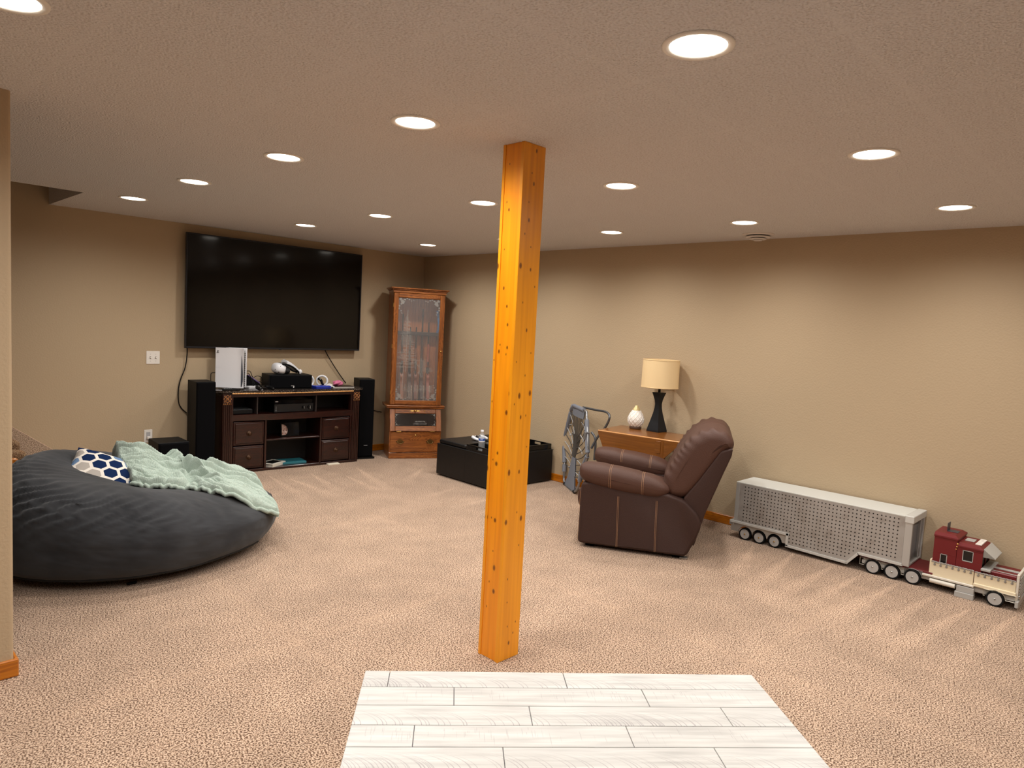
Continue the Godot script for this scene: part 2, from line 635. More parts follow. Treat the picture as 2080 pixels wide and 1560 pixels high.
func carpet_material() -> void:
	var m := mat("carpet", Color.WHITE, 0.95, 0.1)
	m.albedo_texture = ntex(77, 0.165, 2, 1024, [[0.0, c8(92, 66, 50)], [0.38, c8(116, 88, 70)], [0.46, c8(200, 168, 142)], [0.6, c8(226, 196, 170)], [1.0, c8(244, 220, 198)]])
	m.heightmap_enabled = true
	m.heightmap_texture = ntex(77, 0.165, 2, 1024)
	m.heightmap_scale = 0.3
	m.rim_enabled = true
	m.rim = 0.3
	m.uv1_scale = Vector3(1 / 1.5, 1 / 1.5, 1)
	# brushed pile: vacuum tracks and footmarks
	var w := 800
	var h := 1050
	var a := noise(3, 0.011, 4).get_image(w, h).get_data()
	var b := noise(4, 0.035, 3).get_image(w, h).get_data()
	var px := PackedByteArray()
	px.resize(w * h)
	for i in w * h:
		px[i] = clampi(int(225.0 + (a[i] - 128) * 0.07 + (b[i] - 128) * 0.08), 0, 255)
	var im := Image.create_from_data(w, h, false, Image.FORMAT_L8, px)
	# strokes: apex (x, z), end (x, z), half width at the end, strength
	var strokes := [
		[-0.40, 4.50, -1.10, 4.70, 0.10, 26], [-0.33, 4.77, -1.35, 4.90, 0.12, 30], [-0.40, 5.06, -1.42, 5.02, 0.13, 30], [-0.42, 5.25, -1.42, 5.18, 0.12, 28],
		[-0.38, 5.46, -1.48, 5.36, 0.13, 30], [-0.44, 5.68, -1.45, 5.56, 0.12, 28], [-0.5, 5.88, -1.65, 5.70, 0.13, 30], [-0.40, 6.09, -1.6, 5.94, 0.12, 30],
		[-1.85, 0.70, -2.0, 1.45, 0.09, 26], [-2.12, 0.80, -2.12, 1.62, 0.10, 26], [-1.33, 0.70, -1.62, 1.64, 0.11, 28], [-1.62, 0.95, -1.72, 1.69, 0.09, 24],
		[-2.22, 0.60, -2.36, 1.52, 0.10, 24], [-0.75, 1.06, -1.31, 1.47, 0.10, 22], [-0.98, 2.39, -1.55, 2.42, 0.10, 22], [-0.9, 2.62, -1.5, 2.7, 0.09, 18], [-1.0, 1.9, -1.6, 2.05, 0.09, 18]]
	for s in strokes:
		var p := Vector2((s[0] + 8.0) * 100.0, s[1] * 100.0)
		var q := Vector2((s[2] + 8.0) * 100.0, s[3] * 100.0)
		var d := q - p
		var ln := d.length()
		d /= ln
		var pr := Vector2(-d.y, d.x)
		for yy in range(int(minf(p.y, q.y)) - 20, int(maxf(p.y, q.y)) + 20):
			for xx in range(int(minf(p.x, q.x)) - 20, int(maxf(p.x, q.x)) + 20):
				if xx < 0 or yy < 0 or xx >= w or yy >= h:
					continue
				var e := Vector2(xx, yy) - p
				var t := e.dot(d) / ln
				if t < 0.0 or t > 1.0:
					continue
				var sd: float = e.dot(pr) / (1.5 + s[4] * 100.0 * t)
				if absf(sd) > 1.0:
					continue
				var k := (1.0 - absf(sd)) if sd > 0.0 else (1.0 - absf(sd) * absf(sd))
				var v: float = im.get_pixel(xx, yy).r8 + s[5] * k * (1.0 - t * t * 0.7) - 10.0 * (1.0 - k) * (1.0 - t)
				im.set_pixel(xx, yy, Color8(clampi(int(v), 0, 255), 0, 0))
	im.convert(Image.FORMAT_RGB8)
	var dat := im.get_data()
	for i in w * h:
		dat[i * 3 + 1] = dat[i * 3]
		dat[i * 3 + 2] = dat[i * 3]
	im = Image.create_from_data(w, h, false, Image.FORMAT_RGB8, dat)
	m.detail_enabled = true
	m.detail_albedo = ImageTexture.create_from_image(im)
	m.detail_blend_mode = BaseMaterial3D.BLEND_MODE_MUL
	m.detail_uv_layer = BaseMaterial3D.DETAIL_UV_2

func room() -> void:
	# carpeted floor: uv in metres, uv2 over the whole floor for the brushed tracks
	var st := SurfaceTool.new()
	st.begin(Mesh.PRIMITIVE_TRIANGLES)
	var q := [Vector3(-8, 0, 0), Vector3(0, 0, 0), Vector3(0, 0, 10.5), Vector3(-8, 0, 10.5)]
	for i in [0, 1, 2, 0, 2, 3]:
		st.set_normal(Vector3.UP)
		st.set_uv(Vector2(q[i].x, q[i].z))
		st.set_uv2(Vector2((q[i].x + 8.0) / 8.0, q[i].z / 10.5))
		st.add_vertex(q[i])
	var fl := MeshInstance3D.new()
	fl.name = "floor"
	fl.mesh = st.commit()
	fl.material_override = M["carpet"]
	fl.set_meta("kind", "structure")
	fl.set_meta("label", "speckled beige and brown carpet with brushed vacuum tracks")
	add_child(fl)
	struct("floor_slab", G.new().bx(-8.2, 0.2, -0.15, -0.002, -0.2, 10.7, 0.0), mat("concrete", c8(120, 118, 112), 0.9))
	var wall: Material = M["tan_wall_paint"]
	struct("wall_right", G.new().bx(0, 0.14, 0, 2.45, -0.14, 10.64, 0.0), wall, "long tan wall on the right")
	struct("wall_back", G.new().bx(-8, 0, 0, 4.3, -0.14, 0, 0.0), wall, "tan wall behind the television")
	struct("wall_front", G.new().bx(-8, 0, 0, 2.45, 10.5, 10.64, 0.0), wall)
	struct("wall_left", G.new().bx(-8.14, -8, 0, 4.3, -0.14, 10.64, 0.0), wall)
	# partition at the left edge, with rounded corner bead
	var poly := rpoly([Vector2(-8, 3.27), Vector2(-4.69, 3.27), Vector2(-4.69, 3.39), Vector2(-8, 3.39)], 0.016, 5)
	var pg := G.new()
	pg.prism(poly, 0, CEIL, Transform3D(Basis(Vector3(1, 0, 0), Vector3(0, 0, 1), Vector3(0, 1, 0)), Vector3.ZERO))
	struct("wall_partition", pg, wall, "end of a tan partition wall with a rounded corner at the left edge")
	# ceiling with the open stairwell by the television wall
	var cl: Material = M["ceiling_paint"]
	var cg := G.new()
	cg.bx(-8, 0, CEIL, CEIL + 0.12, 0.98, 10.5, 0.0)
	cg.bx(-3.845, 0, CEIL, CEIL + 0.12, 0, 0.98, 0.0)
	struct("ceiling", cg, cl, "textured white ceiling with downlights")
	var sw := G.new()
	sw.bx(-3.845, -3.725, CEIL + 0.12, 4.2, 0, 1.1, 0.0)
	sw.bx(-8, -3.725, CEIL + 0.12, 4.2, 0.98, 1.1, 0.0)
	struct("wall_stairwell", sw, cl, "white side of the open stairwell above the ceiling")
	struct("ceiling_stairwell", G.new().bx(-8, -3.7, 4.2, 4.3, 0, 1.1, 0.0), cl)
	# orange pine baseboards
	var pine: Material = M["pine_trim"]
	struct("baseboard_right", G.new().bx(-0.013, 0, 0, 0.074, 0.013, 10.5, 0.004, 2), pine, "orange stained pine baseboard along the right wall")
	struct("baseboard_back", G.new().bx(-8, -0.0, 0, 0.074, 0, 0.013, 0.004, 0), pine, "orange stained pine baseboard under the television")
	var bg := G.new()
	bg.bx(-8, -4.676, 0, 0.074, 3.39, 3.404, 0.004, 0)
	bg.bx(-4.69, -4.676, 0, 0.074, 3.256, 3.39, 0.004, 2)
	bg.bx(-8, -4.676, 0, 0.074, 3.256, 3.27, 0.004, 0)
	struct("baseboard_partition", bg, pine, "pine baseboard wrapping the end of the partition wall")

func post() -> void:
	# boxed pine post: two faced boards and two inset ones
	var x0 := -3.1065
	var x1 := -2.971
	var z1 := 4.570
	var z0 := 4.442
	var front := post_tex("pine_post_front", 61, x1 - x0, [[0.077, 2.273, 2], [0.07, 2.132, 2], [0.051, 1.975, 2], [0.014, 1.776, 3], [0.078, 1.765, 2], [0.111, 1.693, 1], [0.045, 2.051, 1], [0.055, 2.176, 1], [0.03, 1.914, 1], [0.072, 1.862, 1], [0.075, 0.682, 1], [0.104, 0.65, 3], [0.008, 0.646, 3], [0.099, 0.526, 1], [0.038, 0.38, 1], [0.043, 0.271, 1], [0.105, 0.165, 1], [0.053, 0.156, 1], [0.092, 0.116, 1], [0.067, 0.075, 2], [0.021, 1.174, 1], [0.066, 1.114, 2], [0.099, 1.12, 1], [0.116, 0.977, 1], [0.011, 0.87, 3], [0.075, 0.867, 2], [0.074, 1.50, 2], [0.02, 1.36, 1], [0.04, 1.62, 1], [0.08, 1.3, 1], [0.11, 1.4, 1], [0.05, 1.21, 3], [0.118, 1.22, 3]], c8(246, 160, 14))
	var side := post_tex("pine_post_side", 62, z1 - z0, [[0.053, 2.214, 1], [0.047, 2.052, 1], [0.062, 2.018, 2], [0.046, 1.848, 1], [0.055, 1.679, 2], [0.126, 1.741, 2], [0.075, 0.642, 3], [0.052, 0.649, 1], [0.072, 0.5, 1], [0.085, 0.425, 3], [0.022, 0.49, 3], [0.089, 0.317, 3], [0.058, 0.354, 1], [0.049, 0.235, 1], [0.111, 1.134, 3], [0.069, 0.947, 2], [0.065, 0.898, 3], [0.042, 0.913, 1], [0.08, 1.6, 2], [0.09, 1.52, 2], [0.095, 1.42, 2], [0.045, 1.40, 2], [0.09, 1.39, 1], [0.05, 1.43, 1]], c8(250, 154, 6))
	var t := thing("wooden_post", "square orange-stained knotty pine post in the middle of the room", "post", Vector3(x0, 0, z1), 0.0)
	var w := x1 - x0
	var d := z1 - z0
	var face := func(parent: Node3D, xa: float, xb: float, za: float, zb: float, m: Material) -> void:
		var g := G.new()
		g.box(Vector3((xa + xb) / 2, CEIL / 2, (za + zb) / 2), Vector3(xb - xa, CEIL, zb - za), 0.0015, Transform3D.IDENTITY, 1)
		part(parent, "board", g, m)
	face.call(t, 0.0, w, -0.019, 0.0, front)
	face.call(t, 0.0, w, -d, -d + 0.016, front)
	face.call(t, 0.0035, 0.0225, -d + 0.016, -0.019, side)
	face.call(t, w - 0.0225, w - 0.0035, -d + 0.016, -0.019, side)

func post_tex(n: String, seed_: int, width: float, knots: Array, base: Color) -> StandardMaterial3D:
	var w := 128
	var h := 2048
	var a := streaks(seed_, w, h, 0.045, 40)
	var b := streaks(seed_ + 3, w, h, 0.02, 16, 2)
	var px := PackedByteArray()
	px.resize(w * h * 3)
	for i in w * h:
		var t := (a[i] - 128) / 128.0 * 0.035 + (b[i] - 128) / 128.0 * 0.04
		px[i * 3] = clampi(int(base.r * 255 * (1.0 + t * 0.8)), 0, 255)
		px[i * 3 + 1] = clampi(int(base.g * 255 * (1.0 + t * 1.2)), 0, 255)
		px[i * 3 + 2] = clampi(int((base.b * 255 + 10.0) * (1.0 + t * 1.5)), 0, 255)
	var im := Image.create_from_data(w, h, false, Image.FORMAT_RGB8, px)
	var rng := RandomNumberGenerator.new()
	rng.seed = seed_
	for k in knots:
		var cx: float = k[0] / 0.14 * w
		var cy: float = k[1] / CEIL * h
		var rx: float = [0.0, 2.2, 4.0, 6.0][k[2]]
		var ry: float = rx * (1.25 + rng.randf() * 0.7)
		for yy in range(int(cy - ry * 3.5), int(cy + ry * 3.5) + 1):
			for xx in range(int(cx - rx * 2.5), int(cx + rx * 2.5) + 1):
				if xx < 0 or yy < 0 or xx >= w or yy >= h:
					continue
				var e := Vector2((xx - cx) / rx, (yy - cy) / ry).length()
				var c := im.get_pixel(xx, yy)
				if e < 1.0:
					c = c.lerp(c8(84, 38, 8), 0.85 - 0.35 * e)
				elif e < 1.35:
					c = c.lerp(c8(120, 58, 6), 0.55 * (1.35 - e) / 0.35)
				elif e < 2.4:
					c = c.lerp(c8(226, 150, 40), 0.25 * (2.4 - e))
				im.set_pixel(xx, yy, c)
	var m := mat(n, Color.WHITE, 0.32)
	m.albedo_texture = ImageTexture.create_from_image(im)
	m.uv1_scale = Vector3(1.0 / 0.14, 1.0 / CEIL, 1)
	m.clearcoat_enabled = true
	m.clearcoat = 0.25
	m.clearcoat_roughness = 0.2
	return m

func plank_table() -> void:
	var o := Vector3(-4.424, 0, 5.448)
	var turn := atan2(-0.658, 0.753)
	var t := thing("plank_table", "table with a whitewashed plank top in the foreground below the post", "table", o, turn)
	var W := 0.868
	var L := 1.06
	var top := 0.75
	var arc := plank_tex("whitewashed_saw_arcs", true)
	var grid := plank_tex("whitewashed_saw_grid", false)
	var rows := [0.0, 0.0665, 0.1365, 0.2050, 0.2735, 0.344, 0.413, 0.482, 0.551, 0.620, 0.689, 0.758, 0.827, 0.896, 0.965, L]
	var joints := [[0.053, 0.433], [0.192, 0.593], [0.343, 0.741], [0.118, 0.525], [0.281, 0.675], [0.15, 0.55], [0.35, 0.72], [0.08, 0.47], [0.22, 0.62], [0.31, 0.77], [0.14, 0.5], [0.28, 0.69], [0.1, 0.45], [0.24, 0.6], [0.34, 0.73]]
	var core := G.new().bx(0.002, W - 0.002, top - 0.026, top - 0.0032, 0.002, L - 0.002, 0.002)
	part(t, "top_core", core, mat("plank_gap", c8(120, 116, 122), 0.7))
	for i in rows.size() - 1:
		var cuts: Array = [0.0] + joints[i] + [W]
		for k in cuts.size() - 1:
			var g := G.new()
			g.bx(cuts[k] + (0.0007 if k > 0 else 0.0), cuts[k + 1] - (0.0007 if k < 2 else 0.0), top - 0.004, top, rows[i] + (0.0008 if i > 0 else 0.0), rows[i + 1] - 0.0008, 0.0006, 0, Vector2(-rows[i], 0.13 * i * 1.7))
			part(t, "plank", g, arc if i % 2 == 0 else grid)
	var wp: Material = M["white_paint"]
	part(t, "apron", G.new().bx(0.06, W - 0.06, top - 0.11, top - 0.026, 0.06, 0.08, 0.002).bx(0.06, W - 0.06, top - 0.11, top - 0.026, L - 0.08, L - 0.06, 0.002).bx(0.06, 0.08, top - 0.11, top - 0.026, 0.08, L - 0.08, 0.002).bx(W - 0.08, W - 0.06, top - 0.11, top - 0.026, 0.08, L - 0.08, 0.002), wp)
	for x in [0.045, W - 0.105]:
		for z in [0.045, L - 0.105]:
			part(t, "leg", G.new().bx(x, x + 0.06, 0, top - 0.026, z, z + 0.06, 0.004), wp)

func plank_tex(n: String, arcs: bool) -> StandardMaterial3D:
	var w := 128      # across a plank (0.07 m)
	var h := 1600     # along (0.9 m)
	var a := streaks(131 if arcs else 141, w, h, 0.05, 20)
	var b := streaks(133 if arcs else 143, w, h, 0.015, 6, 3)
	var px := PackedByteArray()
	px.resize(w * h * 3)
	for i in w * h:
		var t := 1.0 + (a[i] - 128) / 128.0 * 0.05 + (b[i] - 128) / 128.0 * 0.06
		px[i * 3] = clampi(int(192 * t), 0, 255)
		px[i * 3 + 1] = clampi(int(189 * t), 0, 255)
		px[i * 3 + 2] = clampi(int(185 * t), 0, 255)
	var im := Image.create_from_data(w, h, false, Image.FORMAT_RGB8, px)
	var rng := RandomNumberGenerator.new()
	rng.seed = 9 if arcs else 10
	var ink := c8(140, 132, 134)
	if arcs:
		var y0 := 0.0
		while y0 < h + 250.0:
			for k in rng.randi_range(2, 4):
				var off := k * rng.randf_range(10.0, 22.0)
				var st := rng.randf_range(0.35, 0.9)
				var rad := rng.randf_range(190.0, 260.0)
				for s in 260:
					var u := float(s) / 260.0
					var xx := int(16 + u * 110.0)
					var yy := int(y0 + off - rad * (1.0 - sqrt(maxf(0.0, 1.0 - (1.0 - u) * (1.0 - u)))))
					for q in 3:
						var y2 := posmod(yy + q, h)
						if xx < w and xx >= 0:
							im.set_pixel(xx, y2, im.get_pixel(xx, y2).lerp(ink, st * u * [0.4, 0.8, 0.4][q]))
			y0 += rng.randf_range(58.0, 100.0)
	else:
		for k in 90:
			var yy := rng.randi_range(0, h - 4)
			var x0 := rng.randi_range(4, 60)
			var x1 := x0 + rng.randi_range(15, 70)
			var st := rng.randf_range(0.15, 0.75)
			for xx in range(x0, mini(x1, w)):
				var f := st * sin(PI * (xx - x0) / float(x1 - x0)) * rng.randf_range(0.4, 1.0)
				im.set_pixel(xx, yy, im.get_pixel(xx, yy).lerp(ink, f))
				im.set_pixel(xx, yy + 1, im.get_pixel(xx, yy + 1).lerp(ink, f * 0.7))
		for k in 60:
			var xx := rng.randi_range(4, w - 4)
			var y0 := rng.randi_range(0, h - 1)
			var ln := rng.randi_range(30, 120)
			var st := rng.randf_range(0.1, 0.4)
			for q in ln:
				var yy := (y0 + q) % h
				im.set_pixel(xx, yy, im.get_pixel(xx, yy).lerp(ink, st * rng.randf()))
	var m := mat(n, Color.WHITE, 0.42)
	m.albedo_texture = ImageTexture.create_from_image(im)
	m.uv1_scale = Vector3(1.0 / 0.07, 1.0 / 0.9, 1)
	return m

# ---------------------------------------------------------------- television
func television() -> void:
	var t := thing("television", "huge wall-mounted flat television with a black screen and thin dark bezel", "television", Vector3(-1.8697, 1.1643, 0.0))
	var w := 1.8698
	var h := 1.0538
	var z1 := 0.09
	var fr := G.new()
	var b := 0.011
	var m := mat("tv_bezel", c8(38, 38, 42), 0.3, 0.5, 0.3)
	fr.bx(-w / 2, -w / 2 + b, 0, h, z1 - 0.03, z1, 0.003)
	fr.bx(w / 2 - b, w / 2, 0, h, z1 - 0.03, z1, 0.003)
	fr.bx(-w / 2 + b, w / 2 - b, h - b, h, z1 - 0.03, z1, 0.003)
	fr.bx(-w / 2 + b, w / 2 - b, 0, 0.018, z1 - 0.03, z1, 0.004)
	part(t, "bezel", fr, m)
	var scr := mat("tv_screen", c8(4, 4, 5), 0.11, 0.42)
	part(t, "screen", G.new().bx(-w / 2 + b, w / 2 - b, 0.018, h - b, z1 - 0.02, z1 - 0.004, 0.0), scr, "glossy black screen")
	part(t, "back_housing", G.new().bx(-w / 2 + 0.06, w / 2 - 0.06, 0.05, h - 0.08, 0.03, z1 - 0.029, 0.012), M["black_matte"])
	part(t, "wall_bracket", G.new().bx(-0.35, 0.35, 0.3, 0.75, 0.0, 0.032, 0.003), M["black_matte"])
	part(t, "status_light", G.new().bx(-0.012, 0.012, -0.006, 0.002, z1 - 0.014, z1 - 0.004, 0.001), mat("dark_gloss", c8(60, 60, 64), 0.2))

# ---------------------------------------------------------------- television stand
const SU := Vector3(0.99761, 0, 0.06899)
const SN := Vector3(0.06899, 0, -0.99761)
const SO := Vector3(-2.395, 0, 0.353)
var s_turn := atan2(-0.06899, 0.99761)

func on_stand(u: float, y: float, v: float) -> Vector3:   # v grows towards the wall
	return SO + SU * u + Vector3.UP * y + SN * v

func media_stand() -> void:
	var t := thing("media_stand", "dark cherry media stand with a granite-look top, fluted pillars and gilded rosettes", "tv stand", SO, s_turn)
	var ch: Material = M["cherry"]
	var dk := mat("stand_inside", c8(22, 15, 13), 0.6)
	var D := 0.34
	# carcass
	part(t, "back_panel", G.new().bx(-0.14, 1.25, 0.02, 0.74, -D, -D + 0.01, 0.0), dk)
	part(t, "side_panel", G.new().bx(-0.152, -0.13, 0.0, 0.745, -D, -0.03, 0.002), ch)
	part(t, "side_panel", G.new().bx(1.236, 1.258, 0.0, 0.745, -D, -0.03, 0.002), ch)
	part(t, "plinth", G.new().bx(-0.15, 1.256, 0.0, 0.026, -D, -0.008, 0.003, 0), ch)
	# serpentine front: rail, shelf edge and moulding bow forward in the middle
	var bow := func(u: float) -> float:
		var s := clampf((u + 0.075) / 1.235, 0.0, 1.0)
		return 0.035 * sin(PI * s) * sin(PI * s)
	var strip := func(g: G, y0: float, y1: float, base: float, depth: float, u0: float, u1: float) -> void:
		var poly := []
		var n := 24
		for i in n + 1:
			var u := lerpf(u0, u1, float(i) / n)
			poly.append(Vector2(u, base + bow.call(u)))
		poly.append(Vector2(u1, base - depth))
		poly.append(Vector2(u0, base - depth))
		g.prism(poly, -y1, -y0, Transform3D(Basis(Vector3(1, 0, 0), Vector3(0, 0, 1), Vector3(0, -1, 0)), Vector3.ZERO), 0)
	var g := G.new()
	strip.call(g, 0.724, 0.755, -0.012, 0.03, -0.078, 1.182)
	part(t, "top_rail", g, ch)
	g = G.new()
	strip.call(g, 0.498, 0.556, -0.012, D - 0.02, -0.078, 1.182)
	part(t, "shelf", g, ch)
	# gilded bead moulding under the top
	g = G.new()
	for i in 84:
		var u := lerpf(-0.07, 1.172, i / 83.0)
		g.ball(Vector3(u, 0.760, 0.006 + bow.call(u)), Vector3(0.0085, 0.0075, 0.0075), 6, 4)
	var bead := part(t, "bead_moulding", g, mat("gilt", c8(226, 170, 108), 0.35, 0.5, 0.1))
	bead.set_meta("kind", "stuff")
	# granite-look top with clipped corners
	var poly := []
	for i in 25:
		var u := lerpf(-0.145, 1.255, i / 24.0)
		poly.append(Vector2(u, 0.008 + bow.call(u)))
	poly.append_array([Vector2(1.315, -0.045), Vector2(1.315, -D - 0.005), Vector2(-0.21, -D - 0.005), Vector2(-0.21, -0.045)])
	g = G.new()
	g.prism(poly, -0.788, -0.768, Transform3D(Basis(Vector3(1, 0, 0), Vector3(0, 0, 1), Vector3(0, -1, 0)), Vector3.ZERO), 0)
	var gr := mat("granite_top", Color.WHITE, 0.14)
	gr.albedo_texture = ntex(311, 0.09, 4, 256, [[0.0, c8(14, 12, 12)], [0.45, c8(30, 25, 23)], [0.58, c8(70, 60, 54)], [0.7, c8(110, 98, 88)], [1.0, c8(160, 148, 136)]])
	tri_world(gr, 4.0)
	part(t, "top_slab", g, gr)
	# pillars with flutes and rosettes
	for x in [-0.118, 1.221]:
		var p := part(t, "pillar", G.new().bx(x - 0.04, x + 0.04, 0.026, 0.766, -0.075, -0.008, 0.004), ch)
		for k in 4:
			var xx: float = x - 0.027 + k * 0.018
			part(p, "flute", G.new().cyl(Vector3(xx, 0.03, -0.0065), Vector3(xx, 0.655, -0.0065), 0.0062, 8), ch)
		g = G.new()
		g.bx(x - 0.039, x + 0.039, 0.668, 0.752, -0.02, -0.001, 0.003)
		var gilt := mat("rosette_gilt", c8(150, 98, 54), 0.42, 0.5, 0.3)
		part(p, "rosette_block", g, mat("rosette_back", c8(50, 24, 14), 0.5))
		g = G.new()
		for q in 4:
			var an := q * PI / 2 + PI / 4
			g.ball(Vector3(x + cos(an) * 0.036, 0.71 + sin(an) * 0.037, 0.0), Vector3(0.007, 0.007, 0.004), 6, 4)
			var a2 := q * PI / 2
			g.cyl(Vector3(x + cos(a2) * 0.036, 0.71 + sin(a2) * 0.037, 0.001), Vector3(x + cos(a2 + PI / 2) * 0.036, 0.71 + sin(a2 + PI / 2) * 0.037, 0.001), 0.0036, 5)
			g.ball(Vector3(x + cos(an) * 0.012, 0.71 + sin(an) * 0.012, 0.0), Vector3(0.008, 0.008, 0.005), 6, 4)
		g.ball(Vector3(x, 0.71, 0.001), Vector3(0.007, 0.007, 0.006), 8, 4)
		for q in 5:
			g.ball(Vector3(x - 0.032 + q * 0.016, 0.662, -0.003), Vector3(0.006, 0.007, 0.006), 6, 4)
		part(p, "rosette", g, gilt)
	# stiles and dividers
	for x in [-0.077, 1.160]:
		part(t, "stile", G.new().bx(x, x + 0.018, 0.026, 0.725, -0.06, -0.014, 0.002), ch)
	for x in [0.243, 0.818]:
		part(t, "divider", G.new().bx(x, x + 0.02, 0.026, 0.5, -D + 0.01, -0.006, 0.003), ch)
	for x in [0.165, 0.768]:
		part(t, "upper_divider", G.new().bx(x, x + 0.012, 0.556, 0.726, -D + 0.01, -0.02, 0.001), mat("divider_edge", c8(44, 34, 32), 0.5))
	part(t, "middle_shelf", G.new().bx(0.263, 0.818, 0.29, 0.305, -D + 0.01, -0.012, 0.003, 0), ch)
	# four drawers: left pair and right pair
	for x in [[-0.056, 0.240], [0.842, 1.156]]:
		for y in [[0.262, 0.488], [0.034, 0.254]]:
			var d := Node3D.new()
			var dg := G.new()
			dg.bx(x[0], x[1], y[0], y[1], -0.04, -0.012, 0.006, 0, Vector2(y[0] * 3.0, x[0]))
			dg.bx(x[0] + 0.016, x[1] - 0.016, y[0] + 0.016, y[1] - 0.016, -0.02, -0.006, 0.005, 0, Vector2(y[0] * 2.0, x[0] * 2.0))
			var dr := part(t, "drawer", dg, ch)
			d.free()
			var cx: float = (x[0] + x[1]) / 2
			var cy: float = (y[0] + y[1]) / 2
			var kg := G.new()
			kg.lathe([Vector2(0.024, 0.0), Vector2(0.024, 0.002), Vector2(0.02, 0.004), Vector2(0.008, 0.005), Vector2(0.007, 0.014), Vector2(0.016, 0.02), Vector2(0.017, 0.025), Vector2(0.011, 0.029), Vector2(0.0, 0.03)], 16, Transform3D(Basis(Vector3.RIGHT, PI / 2), Vector3(cx, cy, -0.006)))
			part(dr, "knob", kg, mat("dark_bronze", c8(74, 52, 36), 0.4, 0.5, 0.7))

func on_the_stand() -> void:
	var top := 0.788
	# white game console standing on edge
	var c := thing("game_console", "white upright game console standing on the left end of the media stand", "game console", on_stand(-0.02, top, 0.2), s_turn - 0.6)
	var wp: Material = M["white_plastic"]
	var bk: Material = M["black_gloss"]
	part(c, "stand_disc", G.new().lathe([Vector2(0.0, 0.0), Vector2(0.05, 0.0), Vector2(0.05, 0.012), Vector2(0.03, 0.016), Vector2(0.0, 0.016)], 24), M["black_plastic"])
	var shell := func(side: float) -> G:
		var g := G.new()
		return g.surf(14, 18, func(u: float, v: float) -> Vector3:
			var x := lerpf(-0.13, 0.13, u)
			var y := lerpf(0.012, 0.39, v)
			var flare := 0.006 * pow(absf(v - 0.5) * 2.0, 3.0) + 0.018 * pow(maxf(0.0, u - 0.75) * 4.0, 2.0) * (0.4 + 0.6 * v)
			return Vector3(x, y, side * (0.043 + flare)), Vector3(0, 0, side), true)
	for s in [1.0, -1.0]:
		var sg_: G = shell.call(s)
		sg_.bx(-0.13, 0.128, 0.012, 0.388, s * 0.034 if s > 0 else -0.043, 0.043 if s > 0 else -0.034, 0.001)
		part(c, "side_plate", sg_, wp)
	part(c, "core", G.new().bx(-0.122, 0.118, 0.016, 0.372, -0.034, 0.034, 0.006), bk)
	part(c, "fin", G.new().prism(rpoly([Vector2(0.105, 0.02), Vector2(0.128, 0.02), Vector2(0.131, 0.2), Vector2(0.126, 0.31), Vector2(0.108, 0.352)], 0.01, 4), 0.040, 0.052), mat("fin_dark", c8(52, 56, 66), 0.3))
	var lg := G.new()   # small maker's mark in the upper left corner, drawn as a rounded ring and bar
	lg.bx(-0.112, -0.107, 0.348, 0.364, 0.0495, 0.0503, 0.0)
	lg.bx(-0.107, -0.101, 0.355, 0.361, 0.0495, 0.0503, 0.0)
	lg.bx(-0.120, -0.098, 0.342, 0.346, 0.0495, 0.0503, 0.0)
	part(c, "logo", lg, mat("logo_dark", c8(40, 42, 48), 0.5))
	var fan := G.new()
	for k in 18:
		fan.bx(0.1185, 0.123, 0.03 + k * 0.018, 0.038 + k * 0.018, -0.03, 0.03, 0.0)
	part(c, "vent_fins", fan, M["black_plastic"])
	# remote leaning at the console's foot
	var rg := G.new()
	rg.box(Vector3(0, 0.009, 0), Vector3(0.16, 0.018, 0.042), 0.006)
	var rem := thing("remote_control", "long black remote lying in front of the white game console", "remote", on_stand(-0.075, top, 0.035), s_turn - 0.12)
	part(rem, "body", rg, M["black_plastic"])
	var rb := G.new()
	for k in 5:
		rb.box(Vector3(-0.062 + k * 0.015, 0.0195, 0.008), Vector3(0.008, 0.004, 0.005), 0.001)
	part(rem, "buttons", rb, mat("button_grey", c8(176, 178, 180), 0.5))
	# dark controller in front of the gap
	gamepad("game_controller", "black game controller lying between the console and the centre speaker", on_stand(0.225, top, 0.03), s_turn + 0.2, M["black_plastic"], M["black_gloss"])
	# mess behind the console
	var box := thing("game_case", "white flat box behind the console and black controller on the media stand", "box", on_stand(0.19, top, 0.17), s_turn + 0.1)
	part(box, "lid", G.new().bx(-0.07, 0.07, 0.0, 0.022, -0.05, 0.05, 0.002), wp)
	part(box, "spine", G.new().bx(-0.07, 0.07, 0.003, 0.019, 0.0495, 0.051, 0.0), mat("paper_grey", c8(190, 188, 190), 0.6))
	var pouch := thing("cable_pouch", "dark slanting pouch with a purple edge behind the console on the media stand", "pouch", on_stand(0.175, top, 0.27), s_turn)
	part(pouch, "body", G.new().prism(rpoly([Vector2(-0.05, 0.0), Vector2(0.13, 0.0), Vector2(0.1, 0.04), Vector2(-0.03, 0.13), Vector2(-0.05, 0.12)], 0.012, 3), -0.03, 0.03), M["black_matte"])
	part(pouch, "trim", G.new().cyl(Vector3(-0.02, 0.128, 0.031), Vector3(0.1, 0.045, 0.031), 0.006, 6), mat("purple_trim", c8(112, 92, 140), 0.6))
	# centre speaker
	var s := thing("center_speaker", "wide black centre speaker under the headset on the media stand", "speaker", on_stand(0.535, top, 0.19), s_turn - 0.1)
	part(s, "cabinet", G.new().bx(-0.215, 0.215, 0.0, 0.138, -0.13, 0.115, 0.003), mat("speaker_vinyl", c8(15, 15, 16), 0.55, 0.3))
	part(s, "grille", G.new().bx(-0.205, 0.205, 0.008, 0.13, 0.115, 0.128, 0.005), mat("speaker_cloth", c8(11, 11, 13), 0.95, 0.2))
	var badge := G.new()
	badge.bx(0.0, 0.03, 0.028, 0.032, 0.128, 0.1295, 0.0)
